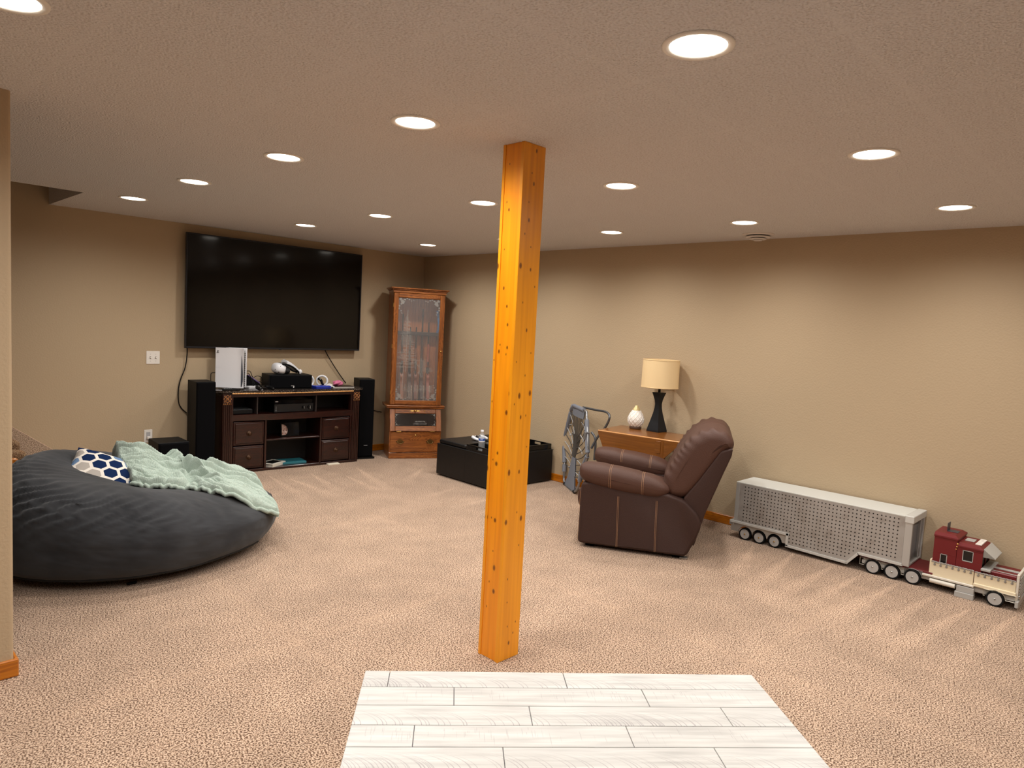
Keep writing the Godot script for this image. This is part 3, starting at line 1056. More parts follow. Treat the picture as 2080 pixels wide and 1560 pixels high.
	badge.ball(Vector3(0.026, 0.02, 0.1285), Vector3(0.007, 0.011, 0.0015), 10, 6)
	part(s, "badge", badge, mat("badge_silver", c8(215, 215, 215), 0.3, 0.5, 0.5))
	# headset on the centre speaker
	headset()
	# white ring controllers right of the speaker
	ring_controller("white ring-shaped motion controller half behind the centre speaker's right end", on_stand(0.775, top, 0.2), s_turn + 0.35, 0.052)
	ring_controller("white ring-shaped motion controller with a black grip behind the blue case", on_stand(0.925, top, 0.21), s_turn - 0.25, 0.052)
	var bc := thing("blue_case", "flat blue plastic case at the front edge of the media stand", "case", on_stand(0.835, top, 0.045), s_turn + 0.05)
	part(bc, "lid", G.new().bx(-0.085, 0.085, 0.016, 0.03, -0.055, 0.055, 0.004), mat("blue_plastic", c8(36, 58, 170), 0.25))
	part(bc, "tray", G.new().bx(-0.084, 0.084, 0.0, 0.015, -0.054, 0.054, 0.003), mat("blue_plastic_dark", c8(26, 40, 140), 0.3))
	var wc := thing("white_adapter", "small white box beside the blue case on the media stand", "adapter", on_stand(0.95, top, 0.05), s_turn - 0.2)
	part(wc, "body", G.new().bx(-0.028, 0.028, 0.0, 0.022, -0.03, 0.03, 0.004), mat("dull_white", c8(196, 196, 200), 0.5))
	part(wc, "plug", G.new().bx(-0.01, 0.01, 0.006, 0.016, 0.03, 0.042, 0.002), M["black_plastic"])
	# dark magazine with pink and white cloth items on it
	var mg := thing("magazine", "dark glossy magazine lying at the right end of the media stand", "magazine", on_stand(1.09, top, 0.14), s_turn - 0.1)
	part(mg, "pages", G.new().bx(-0.13, 0.13, 0.0, 0.012, -0.085, 0.085, 0.001), mat("page_edge", c8(190, 184, 176), 0.8))
	part(mg, "cover", G.new().bx(-0.132, 0.132, 0.012, 0.0145, -0.087, 0.087, 0.0005), mat("cover_dark", c8(34, 18, 16), 0.4, 0.3))
	var pk := G.new()
	pk.surf(24, 14, func(u: float, v: float) -> Vector3:
		var a := TAU * u
		var b := PI * (v - 0.5)
		var r := 1.0 + 0.16 * sin(3.0 * a + 4.0 * b) + 0.1 * sin(7.0 * a)
		return Vector3(0.06 * cos(a) * cos(b) * r, 0.026 + 0.027 * sin(b) * r, 0.04 * sin(a) * cos(b) * r), Vector3(0, 0.026, 0))
	single("pink_cloth", pk, mat("pink_cloth", c8(206, 112, 146), 0.9), "crumpled pink cloth on the dark magazine on the media stand", "cloth", "", on_stand(1.075, top + 0.0145, 0.15), 0.3)
	var wh := G.new()
	wh.surf(22, 12, func(u: float, v: float) -> Vector3:
		var a := TAU * u
		var b := PI * (v - 0.5)
		var r := 1.0 + 0.2 * sin(2.0 * a + 3.0 * b)
		return Vector3(0.05 * cos(a) * cos(b) * r, 0.018 + 0.019 * sin(b) * r, 0.03 * sin(a) * cos(b) * r), Vector3(0, 0.018, 0))
	single("white_cloth", wh, mat("white_cloth", c8(222, 216, 214), 0.9), "crumpled white cloth beside the pink one on the media stand", "cloth", "", on_stand(0.975, top, 0.15), 0.5)
	# cables
	var ca: Material = M["black_plastic"]
	cable("game_cable", [on_stand(0.13, 0.955, 0.2), on_stand(0.17, 0.95, 0.22), on_stand(0.2, 0.9, 0.24), on_stand(0.215, 0.83, 0.22), on_stand(0.24, 0.795, 0.2)], 0.0035, "upper black cable looping from the console's back edge to the stand top")
	cable("game_cable", [on_stand(0.13, 0.935, 0.21), on_stand(0.16, 0.925, 0.22), on_stand(0.185, 0.88, 0.22), on_stand(0.195, 0.82, 0.2), on_stand(0.2, 0.7925, 0.16)], 0.0035, "lower black cable looping from the console's back edge")
	cable("power_lead", [on_stand(-0.14, 0.935, 0.26), on_stand(-0.17, 0.935, 0.26), on_stand(-0.185, 0.92, 0.26), on_stand(-0.185, 0.85, 0.26), on_stand(-0.18, 0.83, 0.26), on_stand(-0.14, 0.828, 0.26)], 0.0035, "squared black cable loop left of the white console")
	cable("speaker_wire", [on_stand(0.22, 0.86, 0.3), on_stand(0.26, 0.895, 0.3), on_stand(0.31, 0.89, 0.3), on_stand(0.325, 0.86, 0.305)], 0.003, "upper wire arching into the left end of the centre speaker")
	cable("speaker_wire", [on_stand(0.22, 0.7925, 0.28), on_stand(0.26, 0.835, 0.28), on_stand(0.3, 0.84, 0.28), on_stand(0.325, 0.82, 0.3)], 0.003, "lower wire arching into the left end of the centre speaker")

func cable(n: String, pts: Array, r: float, label: String) -> MeshInstance3D:
	return single(n, G.new().tube(curve(pts, 6), r, 6), M["black_plastic"], label, "cable")

func gamepad(n: String, label: String, at: Vector3, turn: float, m1: Material, m2: Material) -> void:
	var t := thing(n, label, "game controller", at, turn)
	var g := G.new()
	g.surf(20, 12, func(u: float, v: float) -> Vector3:
		var a := TAU * u
		var b := PI * (v - 0.5)
		return Vector3(0.06 * cos(a) * cos(b), 0.022 + 0.014 * sin(b), -0.008 + 0.034 * sin(a) * cos(b)), Vector3(0, 0.022, -0.008))
	part(t, "body", g, m2)
	for s in [-1.0, 1.0]:
		var h := G.new()
		h.tube(curve([Vector3(s * 0.05, 0.026, -0.02), Vector3(s * 0.066, 0.024, 0.005), Vector3(s * 0.072, 0.018, 0.04), Vector3(s * 0.07, 0.014, 0.062)], 5), 0.018, 10, false, 0.013)
		h.ball(Vector3(s * 0.07, 0.014, 0.062), Vector3(0.0135, 0.0135, 0.0135), 10, 8)
		part(t, "grip", h, m1)
		part(t, "thumbstick", G.new().lathe([Vector2(0.007, 0.03), Vector2(0.007, 0.038), Vector2(0.01, 0.041), Vector2(0.008, 0.044), Vector2(0, 0.043)], 12, Transform3D(Basis.IDENTITY, Vector3(s * 0.024, 0, 0.008))), M["black_matte"])
	part(t, "touch_pad", G.new().box(Vector3(0, 0.035, -0.016), Vector3(0.045, 0.003, 0.026), 0.001), m1)

func headset() -> void:
	var t := thing("vr_headset", "white virtual reality headset resting on the black centre speaker", "headset", on_stand(0.53, 0.926, 0.19), s_turn)
	var wp: Material = M["white_plastic"]
	var bk: Material = M["black_matte"]
	# white visor facing left-front
	var g := G.new()
	g.surf(24, 16, func(u: float, v: float) -> Vector3:
		var a := TAU * u
		var b := PI * (v - 0.5)
		var x := cos(a) * cos(b)
		var y := sin(b)
		var zz := sin(a) * cos(b)
		var px := signf(x) * pow(absf(x), 0.75)
		var yy := signf(y) * pow(absf(y), 0.8)
		return Vector3(-0.085 + 0.062 * px + 0.012 * yy, 0.055 + 0.053 * yy - 0.016 * px, 0.085 * signf(zz) * pow(absf(zz), 0.8)), Vector3(-0.085, 0.055, 0))
	part(t, "visor", g, wp)
	g = G.new()
	g.surf(24, 10, func(u: float, v: float) -> Vector3:
		var a := TAU * u
		var r := 1.0 - 0.12 * v
		return Vector3(-0.045 + 0.05 * v, 0.043 + 0.043 * sin(a) * r - 0.004 * v, 0.078 * cos(a) * r), Vector3(-0.02, 0.042, 0))
	part(t, "face_cushion", g, mat("rubber", c8(34, 34, 37), 0.7))
	for p in [[-0.1, 0.082, 0.076], [-0.118, 0.024, 0.078], [-0.14, 0.05, 0.05]]:
		part(t, "camera_eye", G.new().ball(Vector3(p[0], p[1], p[2]), Vector3(0.0055, 0.0055, 0.005), 8, 6), M["black_gloss"])
	# halo band sweeping up and over to the right
	g = G.new()
	var band := func(z: float) -> Array:
		return curve([Vector3(-0.075, 0.1, z * 0.7), Vector3(-0.03, 0.098, z), Vector3(0.03, 0.072, z), Vector3(0.085, 0.03, z * 0.9), Vector3(0.12, 0.014, z * 0.3)], 6)
	for z in [0.082, -0.082]:
		g.tube(band.call(z), 0.0085, 8)
	part(t, "side_band", g, bk)
	g = G.new()
	g.surf(16, 12, func(u: float, v: float) -> Vector3:
		var s := lerpf(-1.0, 1.0, u)
		var p := Vector3(lerpf(-0.03, 0.118, v), lerpf(0.125, 0.028, v) + 0.012 * sin(PI * v), 0.075 * s * (1.0 - 0.25 * v))
		p.y += 0.022 * (1.0 - s * s)
		return p, Vector3.UP, true)
	g.surf(16, 12, func(u: float, v: float) -> Vector3:
		var s := lerpf(-1.0, 1.0, u)
		var p := Vector3(lerpf(-0.03, 0.118, v), lerpf(0.125, 0.028, v) + 0.012 * sin(PI * v) - 0.024, 0.075 * s * (1.0 - 0.25 * v))
		p.y += 0.022 * (1.0 - s * s)
		return p, Vector3.DOWN, true)
	for z in [-1.0, 1.0]:
		g.surf(12, 1, func(u: float, v: float) -> Vector3:
			return Vector3(lerpf(-0.03, 0.118, u), lerpf(0.125, 0.028, u) + 0.012 * sin(PI * u) - 0.024 * v, 0.075 * z * (1.0 - 0.25 * u)), Vector3(0, 0, z), true)
	g.surf(12, 1, func(u: float, v: float) -> Vector3:
		var s := lerpf(-1.0, 1.0, u)
		return Vector3(-0.03, 0.125 - 0.024 * v + 0.022 * (1.0 - s * s), 0.075 * s), Vector3(-1, 0, 0), true)
	part(t, "forehead_pad", g, wp)
	g = G.new()
	g.lathe([Vector2(0.0, -0.018), Vector2(0.02, -0.018), Vector2(0.023, -0.012), Vector2(0.023, 0.012), Vector2(0.02, 0.018), Vector2(0.0, 0.018)], 20, Transform3D(Basis(Vector3.FORWARD, PI / 2 - 0.5), Vector3(0.128, 0.0235, 0.02)))
	part(t, "dial", g, wp)

func ring_controller(label: String, at: Vector3, turn: float, r: float) -> void:
	var t := thing("motion_controller", label, "game controller", at, turn, "white ring controllers")
	var ring := []
	for i in 28:
		var a := TAU * i / 28.0
		ring.append(Vector3(cos(a) * r, r + 0.011 + sin(a) * r, 0.012 * cos(a)))
	var g := G.new()
	g.tube(ring, 0.0105, 10, true)
	part(t, "ring", g, M["white_plastic"])
	part(t, "grip", G.new().tube(curve([Vector3(-r * 0.75, r * 1.75, 0.0), Vector3(-r * 0.25, r * 1.3, 0.012), Vector3(-r * 0.05, r * 0.75, 0.014), Vector3(r * 0.25, r * 0.42, 0.005)], 6), 0.0155, 10, false, 0.012), M["black_gloss"])
	part(t, "thumbstick", G.new().ball(Vector3(-r * 0.3, r * 1.45, 0.028), Vector3(0.007, 0.007, 0.007), 8, 6), M["black_matte"])

func in_the_stand() -> void:
	var y := 0.556
	# receiver and player in the middle bay
	var a := thing("av_receiver", "black audio receiver with two knobs in the middle bay of the media stand", "receiver", on_stand(0.55, y, 0.16), s_turn + 0.03)
	part(a, "body", G.new().bx(-0.205, 0.205, 0.006, 0.082, -0.13, 0.105, 0.003), M["black_plastic"])
	part(a, "faceplate", G.new().bx(-0.207, 0.207, 0.005, 0.084, 0.105, 0.115, 0.002), mat("brushed_black", c8(30, 30, 31), 0.35))
	for k in [[0.095, 0.0145], [0.16, 0.02]]:
		var kn := part(a, "knob", G.new().lathe([Vector2(k[1], 0), Vector2(k[1] * 0.95, 0.014), Vector2(k[1] * 0.85, 0.017), Vector2(0, 0.017)], 20, Transform3D(Basis(Vector3.RIGHT, PI / 2), Vector3(k[0], 0.048, 0.115))), M["black_gloss"])
		part(kn, "pointer", G.new().box(Vector3(k[0] + 0.003, 0.046, 0.1325), Vector3(0.003, k[1] * 1.5, 0.001), 0.0, Transform3D(Basis(Vector3.BACK, 0.0), Vector3.ZERO)), mat("badge_silver", c8(215, 215, 215), 0.3, 0.5, 0.5))
	var bt := G.new()
	for k in 3:
		bt.box(Vector3(-0.19, 0.022 + k * 0.018, 0.116), Vector3(0.008, 0.006, 0.003), 0.001)
	part(a, "button", bt, mat("button_grey", c8(176, 178, 180), 0.5))
	for x in [-0.17, 0.17]:
		part(a, "foot", G.new().bx(x - 0.02, x + 0.02, 0.0, 0.006, 0.06, 0.1, 0.001), M["black_matte"])
	var b := thing("disc_player", "slim black disc player stacked on top of the audio receiver", "player", on_stand(0.548, y + 0.084, 0.16), s_turn + 0.03)
	part(b, "body", G.new().bx(-0.205, 0.205, 0.003, 0.04, -0.12, 0.1, 0.003), M["black_plastic"])
	part(b, "faceplate", G.new().bx(-0.206, 0.206, 0.002, 0.041, 0.1, 0.11, 0.002), M["black_gloss"])
	part(b, "label_strip", G.new().bx(-0.195, -0.165, 0.022, 0.03, 0.11, 0.1108, 0.0), mat("badge_silver", c8(215, 215, 215), 0.3, 0.5, 0.5))
	part(b, "foot", G.new().bx(-0.19, 0.19, 0.0, 0.003, -0.1, 0.09, 0.0), M["black_matte"])
	# slim black box in the left bay
	var d := thing("cable_box", "flat black box alone in the left bay of the media stand", "box", on_stand(0.03, y, 0.14), s_turn)
	part(d, "body", G.new().bx(-0.085, 0.105, 0.004, 0.045, -0.1, 0.1, 0.004), M["black_plastic"])
	part(d, "top_panel", G.new().bx(-0.08, 0.1, 0.045, 0.048, -0.095, 0.095, 0.001), mat("panel_grey", c8(58, 60, 62), 0.3))
	part(d, "foot", G.new().bx(-0.07, 0.09, 0.0, 0.004, -0.08, 0.08, 0.0), M["black_matte"])
	# photo frame on the middle shelf
	var p := thing("photo_frame", "black double photo frame on the middle shelf of the media stand", "photo frame", on_stand(0.55, 0.305, 0.12), s_turn + 0.08)
	var lean := Transform3D(Basis(Vector3.RIGHT, -0.12), Vector3.ZERO)
	part(p, "frame", G.new().box(Vector3(0, 0.07, 0), Vector3(0.2, 0.14, 0.014), 0.003, lean), M["black_gloss"])
	part(p, "base", G.new().bx(-0.11, 0.11, 0.0, 0.006, -0.05, 0.03, 0.002), M["black_gloss"])
	var im := Image.create(64, 96, false, Image.FORMAT_RGB8)
	im.fill(c8(196, 170, 160))
	var rng := RandomNumberGenerator.new()
	rng.seed = 5
	for k in 26:   # soft patches of skin, hair and cloth tones: the print cannot be read in the photograph
		var cx := rng.randi_range(8, 56)
		var cy := rng.randi_range(6, 90)
		var col: Color = [c8(120, 70, 58), c8(222, 190, 178), c8(70, 40, 40), c8(236, 220, 214), c8(176, 120, 104)][k % 5]
		for yy in range(maxi(0, cy - 11), mini(96, cy + 11)):
			for xx in range(maxi(0, cx - 9), mini(64, cx + 9)):
				var e := Vector2((xx - cx) / 9.0, (yy - cy) / 11.0).length()
				if e < 1.0:
					im.set_pixel(xx, yy, im.get_pixel(xx, yy).lerp(col, (1.0 - e) * 0.9))
	var pm := mat("small_photo", Color.WHITE, 0.3)
	pm.albedo_texture = ImageTexture.create_from_image(im)
	var arch := []
	for i in 13:
		var an := PI * i / 12.0 * 0.5
		arch.append(Vector2(-0.09 + 0.062 * sin(an), 0.06 + 0.062 * cos(an)))
	for i in 7:
		var an := PI * 0.5 * i / 6.0
		arch.append(Vector2(-0.028 - 0.03 * (1.0 - cos(an)), 0.06 - 0.045 * sin(an)))
	arch.append(Vector2(-0.09, 0.015))
	var st := SurfaceTool.new()
	st.begin(Mesh.PRIMITIVE_TRIANGLES)
	var g := G.new()
	var ids := Geometry2D.triangulate_polygon(PackedVector2Array(arch))
	for i in range(0, ids.size(), 3):
		var v := []
		var w := []
		for k in 3:
			var q: Vector2 = arch[ids[i + k]]
			v.append(lean * Vector3(q.x, q.y, 0.0078))
			w.append(Vector2((q.x + 0.09) / 0.062, 1.0 - (q.y - 0.015) / 0.107))
		g.tri(v[0], v[1], v[2], Vector3(0, 0, 1), w[0], w[1], w[2])
	part(p, "photo", g, pm)
	# books in the open bottom bay
	var yb := 0.026
	var b1 := thing("white_book", "white hardcover book with a black centre lying on the bottom of the media stand", "book", on_stand(0.375, yb, 0.12), s_turn + 0.55)
	part(b1, "pages", G.new().bx(-0.1, 0.1, 0.003, 0.027, -0.075, 0.075, 0.001), mat("page_edge", c8(190, 184, 176), 0.8))
	part(b1, "cover", G.new().bx(-0.105, 0.105, 0.027, 0.03, -0.08, 0.08, 0.001).bx(-0.105, 0.105, 0.0, 0.003, -0.08, 0.08, 0.001).bx(-0.105, 0.105, 0.003, 0.027, 0.075, 0.08, 0.001), mat("book_white", c8(214, 208, 196), 0.6))
	part(b1, "cover_panel", G.new().bx(-0.075, 0.075, 0.03, 0.0308, -0.05, 0.055, 0.0), M["black_plastic"])
	var b2 := thing("teal_book", "flat teal book lying behind the white book in the media stand", "book", on_stand(0.58, yb, 0.17), s_turn - 0.1)
	part(b2, "pages", G.new().bx(-0.13, 0.13, 0.003, 0.017, -0.095, 0.095, 0.001), mat("page_edge", c8(190, 184, 176), 0.8))
	part(b2, "cover", G.new().bx(-0.135, 0.135, 0.017, 0.02, -0.1, 0.1, 0.001).bx(-0.135, 0.135, 0.0, 0.003, -0.1, 0.1, 0.001).bx(-0.135, 0.135, 0.003, 0.017, 0.095, 0.1, 0.001), mat("book_teal", c8(40, 112, 124), 0.5))
	var en := thing("white_envelope", "white sheet poking out from under the right-hand drawers", "paper", on_stand(0.96, 0.0, -0.02), s_turn)
	part(en, "sheet", G.new().bx(-0.065, 0.065, 0.0, 0.012, -0.02, 0.03, 0.002), M["white_paint"])
	part(en, "fold", G.new().bx(-0.064, 0.064, 0.012, 0.0135, -0.019, 0.0, 0.0), M["white_paint"])

func speakers() -> void:
	var vin := mat("speaker_vinyl", c8(15, 15, 16), 0.55, 0.3)
	var cloth := mat("speaker_cloth", c8(11, 11, 13), 0.95, 0.2)
	var build := func(label: String, at: Vector3, turn: float, w: float, h: float, d: float) -> Node3D:
		var t := thing("tower_speaker", label, "speaker", at, turn, "tower speakers beside the media stand")
		part(t, "cabinet", G.new().bx(0, w, 0.016, h, -d, -0.016, 0.003), vin)
		part(t, "grille", G.new().bx(0.003, w - 0.003, 0.025, h - 0.004, -0.016, 0.0, 0.007), cloth)
		part(t, "base_plate", G.new().prism(rpoly([Vector2(-0.02, -0.025), Vector2(w + 0.02, -0.025), Vector2(w + 0.02, d + 0.01), Vector2(-0.02, d + 0.01)], 0.03, 5), 0.0, 0.016, Transform3D(Basis(Vector3(1, 0, 0), Vector3(0, 0, -1), Vector3(0, 1, 0)), Vector3.ZERO)), M["black_plastic"])
		part(t, "name_plate", G.new().bx(w * 0.5 - 0.02, w * 0.5 + 0.02, 0.142, 0.149, 0.0, 0.0012, 0.0), mat("plate_grey", c8(120, 122, 126), 0.4))
		return t
	build.call("tall black tower speaker right of the media stand", Vector3(-1.062, 0, 0.318), atan2(-0.3, 0.954), 0.168, 0.868, 0.25)
	build.call("tall black tower speaker left of the media stand, behind the subwoofer", SO + SU * -0.393 + SN * -0.005, s_turn, 0.17, 0.872, 0.26)
	var sb := thing("subwoofer", "low black cube subwoofer against the wall below the outlet", "speaker", Vector3(-3.175, 0, 0.54), -0.05)
	part(sb, "cabinet", G.new().bx(0, 0.25, 0.012, 0.378, -0.3, -0.014, 0.004), vin)
	part(sb, "grille", G.new().bx(0.004, 0.246, 0.02, 0.374, -0.014, 0.006, 0.012), cloth)
	for x in [0.03, 0.22]:
		for z in [-0.27, -0.05]:
			part(sb, "foot", G.new().lathe([Vector2(0.018, 0.0), Vector2(0.02, 0.012)], 12, Transform3D(Basis.IDENTITY, Vector3(x, 0, z))), M["black_matte"])

# ---------------------------------------------------------------- glass-front corner cabinet with rifles
const CO := Vector3(-0.772, 0, 0.482)
var c_turn := -0.478

func in_cab(u: float, y: float, z: float) -> Vector3:
	return CO + Vector3(cos(c_turn), 0, -sin(c_turn)) * u + Vector3.UP * y + Vector3(sin(c_turn), 0, cos(c_turn)) * z

func glass_cabinet() -> void:
	var t := thing("gun_cabinet", "tall oak cabinet with an etched glass door standing across the room corner", "cabinet", CO, c_turn)
	var ok: Material = M["oak"]
	var W := 0.577
	var D := -0.40
	# base with drawer
	part(t, "plinth", G.new().bx(0.0, W, 0.0, 0.068, D, 0.0, 0.004, 0), ok)
	part(t, "lower_side", G.new().prism([Vector2(D, 0.068), Vector2(-0.004, 0.068), Vector2(-0.004, 0.305), Vector2(-0.075, 0.556), Vector2(D, 0.556)], 0.0, 0.02, Transform3D(Basis(Vector3(0, 0, 1), Vector3(0, 1, 0), Vector3(1, 0, 0)), Vector3.ZERO)), ok)
	part(t, "lower_side", G.new().prism([Vector2(D, 0.068), Vector2(-0.004, 0.068), Vector2(-0.004, 0.305), Vector2(-0.075, 0.556), Vector2(D, 0.556)], W - 0.02, W, Transform3D(Basis(Vector3(0, 0, 1), Vector3(0, 1, 0), Vector3(1, 0, 0)), Vector3.ZERO)), ok)
	part(t, "lower_back", G.new().bx(0.02, W - 0.02, 0.068, 0.556, D, D + 0.012, 0.0), ok)
	var dr := part(t, "drawer", G.new().bx(0.014, W - 0.014, 0.074, 0.298, -0.03, 0.0, 0.004, 0), ok)
	for x in [0.121, 0.456]:
		var hg := G.new()
		hg.prism(rpoly([Vector2(x - 0.052, 0.19), Vector2(x - 0.022, 0.208), Vector2(x, 0.224), Vector2(x + 0.022, 0.208), Vector2(x + 0.052, 0.19), Vector2(x + 0.022, 0.172), Vector2(x - 0.022, 0.172)], 0.008, 3), 0.0, 0.003)
		hg.tube(curve([Vector3(x - 0.03, 0.196, 0.004), Vector3(x - 0.028, 0.184, 0.018), Vector3(x - 0.012, 0.172, 0.024), Vector3(x + 0.012, 0.172, 0.024), Vector3(x + 0.028, 0.184, 0.018), Vector3(x + 0.03, 0.196, 0.004)], 4), 0.0045, 6)
		part(dr, "handle", hg, M["old_brass"])
	part(dr, "lock", G.new().lathe([Vector2(0.011, 0), Vector2(0.011, 0.003), Vector2(0, 0.004)], 14, Transform3D(Basis(Vector3.RIGHT, PI / 2), Vector3(0.29, 0.262, 0.0))), M["brass"])
	# slanted drop flap with a dark glass panel
	var flap := Transform3D(Basis(Vector3.RIGHT, -0.275), Vector3(0, 0.306, 0.004))
	var fg := G.new()
	var fh := 0.252
	fg.box(Vector3(0.03, fh / 2, 0), Vector3(0.06, fh, 0.022), 0.004, flap)
	fg.box(Vector3(W - 0.03, fh / 2, 0), Vector3(0.06, fh, 0.022), 0.004, flap)
	fg.box(Vector3(W / 2, 0.03, 0), Vector3(W - 0.12, 0.06, 0.022), 0.004, flap, 0)
	fg.box(Vector3(W / 2, fh - 0.026, 0), Vector3(W - 0.12, 0.052, 0.022), 0.004, flap, 0)
	var fp := part(t, "drop_flap", fg, ok)
	var gl := G.new()
	gl.box(Vector3(W / 2, fh / 2 + 0.004, 0.0), Vector3(W - 0.116, fh - 0.108, 0.006), 0.0, flap)
	part(fp, "glass", gl, mat("smoked_glass", c8(30, 26, 26), 0.08, 0.6))
	var eg := G.new()
	var a := flap * Vector3(0.062, 0.062, 0.0042)
	var b := flap * Vector3(W - 0.062, 0.062, 0.0042)
	var c := flap * Vector3(W - 0.062, fh - 0.054, 0.0042)
	var d := flap * Vector3(0.062, fh - 0.054, 0.0042)
	eg.quad(a, b, c, d, flap.basis.z, Vector2(0, 1), Vector2(1, 1), Vector2(1, 0), Vector2(0, 0))
	part(fp, "etching", eg, etch_flap())
	var pl := G.new()
	pl.lathe([Vector2(0.012, 0.0), Vector2(0.009, 0.006), Vector2(0.014, 0.014), Vector2(0.012, 0.022), Vector2(0, 0.024)], 14, flap * Transform3D(Basis(Vector3.RIGHT, PI / 2), Vector3(W / 2 - 0.005, fh - 0.024, 0.011)))
	part(fp, "knob", pl, M["brass"])
	for s in [-1.0, 1.0]:
		var sc := G.new()
		sc.prism(rpoly([Vector2(0.012, -0.003), Vector2(0.03, -0.009), Vector2(0.05, -0.003), Vector2(0.066, -0.006), Vector2(0.05, 0.004), Vector2(0.03, 0.008), Vector2(0.012, 0.004)].map(func(p: Vector2) -> Vector2: return Vector2(p.x * s, p.y)), 0.003, 2), 0.011, 0.014, flap * Transform3D(Basis.IDENTITY, Vector3(W / 2 - 0.005, fh - 0.024, 0)))
		part(fp, "scroll_plate", sc, M["brass"])
	part(fp, "lock", G.new().lathe([Vector2(0.008, 0), Vector2(0.008, 0.003), Vector2(0, 0.004)], 12, flap * Transform3D(Basis(Vector3.RIGHT, PI / 2), Vector3(W / 2 + 0.1, fh - 0.024, 0.011))), M["brass"])
	for x in [0.1, W - 0.1]:
		part(fp, "hinge", G.new().bx(x - 0.025, x + 0.025, 0.299, 0.31, -0.004, 0.013, 0.002), M["brass"])
	# waist ledge
	part(t, "ledge", G.new().bx(-0.034, W + 0.034, 0.556, 0.572, D, -0.036, 0.004, 0).bx(-0.04, W + 0.04, 0.572, 0.59, D, -0.028, 0.007, 0), ok)
	# upper case
	var z1 := -0.06
	part(t, "upper_side", G.new().bx(0.0, 0.018, 0.59, 1.855, D, z1 - 0.022, 0.002), ok)
	part(t, "upper_side", G.new().bx(W - 0.018, W, 0.59, 1.855, D, z1 - 0.022, 0.002), ok)
	var inner := wood("oak_inside", 37, c8(120, 62, 24), c8(176, 100, 46), c8(200, 126, 66), 0.5, 0.2, 1.1, 0.0, Vector2(0.3, 0.9))
	part(t, "upper_back", G.new().bx(0.018, W - 0.018, 0.59, 1.855, D, D + 0.012, 0.0), inner)
	part(t, "upper_floor", G.new().bx(0.018, W - 0.018, 0.59, 0.625, D + 0.012, z1 - 0.022, 0.0, 0), mat("dark_felt", c8(30, 20, 16), 0.95, 0.1))
	part(t, "upper_top", G.new().bx(0.018, W - 0.018, 1.83, 1.855, D + 0.012, z1 - 0.022, 0.0, 0), ok)
	part(t, "cornice", G.new().bx(-0.006, W + 0.006, 1.828, 1.856, D, z1 + 0.006, 0.003, 0).bx(-0.02, W + 0.02, 1.856, 1.87, D, z1 + 0.02, 0.004, 0).bx(-0.034, W + 0.034, 1.87, 1.884, D, z1 + 0.034, 0.004, 0), ok)
	var door := G.new()
	var y0 := 0.594
	var y1 := 1.826
	door.bx(0.004, 0.057, y0, y1, z1 - 0.02, z1, 0.004)
	door.bx(W - 0.057, W - 0.004, y0, y1, z1 - 0.02, z1, 0.004, 1, Vector2(0.1, 0.3))
	door.bx(0.057, W - 0.057, y0, y0 + 0.05, z1 - 0.02, z1, 0.004, 0)
	door.bx(0.057, W - 0.057, y1 - 0.05, y1, z1 - 0.02, z1, 0.004, 0)
	var dp := part(t, "glass_door", door, ok)
	part(dp, "glass", G.new().bx(0.055, W - 0.055, y0 + 0.048, y1 - 0.048, z1 - 0.013, z1 - 0.009, 0.0), M["clear_glass"])
	eg = G.new()
	eg.quad(Vector3(0.058, y0 + 0.051, z1 - 0.0078), Vector3(W - 0.058, y0 + 0.051, z1 - 0.0078), Vector3(W - 0.058, y1 - 0.051, z1 - 0.0078), Vector3(0.058, y1 - 0.051, z1 - 0.0078), Vector3(0, 0, 1), Vector2(0, 1), Vector2(1, 1), Vector2(1, 0), Vector2(0, 0))
	part(dp, "etching", eg, etch_door(), "frosted pine tree, deer and vine etching")
	for y in [0.73, 1.24, 1.69]:
		part(dp, "hinge", G.new().cyl(Vector3(0.001, y - 0.022, z1 - 0.003), Vector3(0.001, y + 0.022, z1 - 0.003), 0.0045, 8), M["brass"])
	part(dp, "lock", G.new().lathe([Vector2(0.009, 0), Vector2(0.009, 0.004), Vector2(0, 0.005)], 14, Transform3D(Basis(Vector3.RIGHT, PI / 2), Vector3(W - 0.03, 1.2, z1))), M["brass"])
	# barrel rack, butt dividers
	part(t, "barrel_rack", G.new().bx(0.018, W - 0.018, 1.365, 1.405, D + 0.012, D + 0.13, 0.006, 0), mat("rack_felt", c8(44, 30, 26), 0.9))
	for x in [0.26, 0.327, 0.398, 0.466]:
		part(t, "butt_divider", G.new().bx(x - 0.004, x + 0.004, 0.625, 0.80, z1 - 0.16, z1 - 0.14, 0.001), mat("pale_strip", c8(190, 166, 140), 0.6))
	# rifles standing in the cabinet
	var rl := ["longest-barrelled rifle but one, partly hidden behind the etched pine tree", "rifle with its dark barrel just right of the etched pine tree", "rifle with a short forend in the middle of the glass cabinet", "rifle with the tallest barrel in the glass cabinet", "rifle with the reddish forend at the right of the glass cabinet"]
	var spec := [[0.15, 1.60, 1.15, c8(150, 80, 36)], [0.24, 1.454, 1.10, c8(70, 36, 20)], [0.306, 1.458, 1.22, c8(112, 56, 28)], [0.374, 1.669, 1.29, c8(62, 34, 22)], [0.446, 1.52, 1.27, c8(150, 74, 48)]]
	for i in 5:
		rifle(rl[i], in_cab(spec[i][0], 0.625, -0.285 + 0.004 * i), spec[i][1] - 0.625, spec[i][2] - 0.625, spec[i][3], i)
	var sg_ := G.new()
	sg_.surf(3, 14, func(u: float, v: float) -> Vector3: return Vector3(-0.012 + 0.024 * u + 0.012 * sin(PI * v * 1.2), 0.25 * v, 0.008 * sin(6.0 * v)), Vector3(0, 0, 1), true)
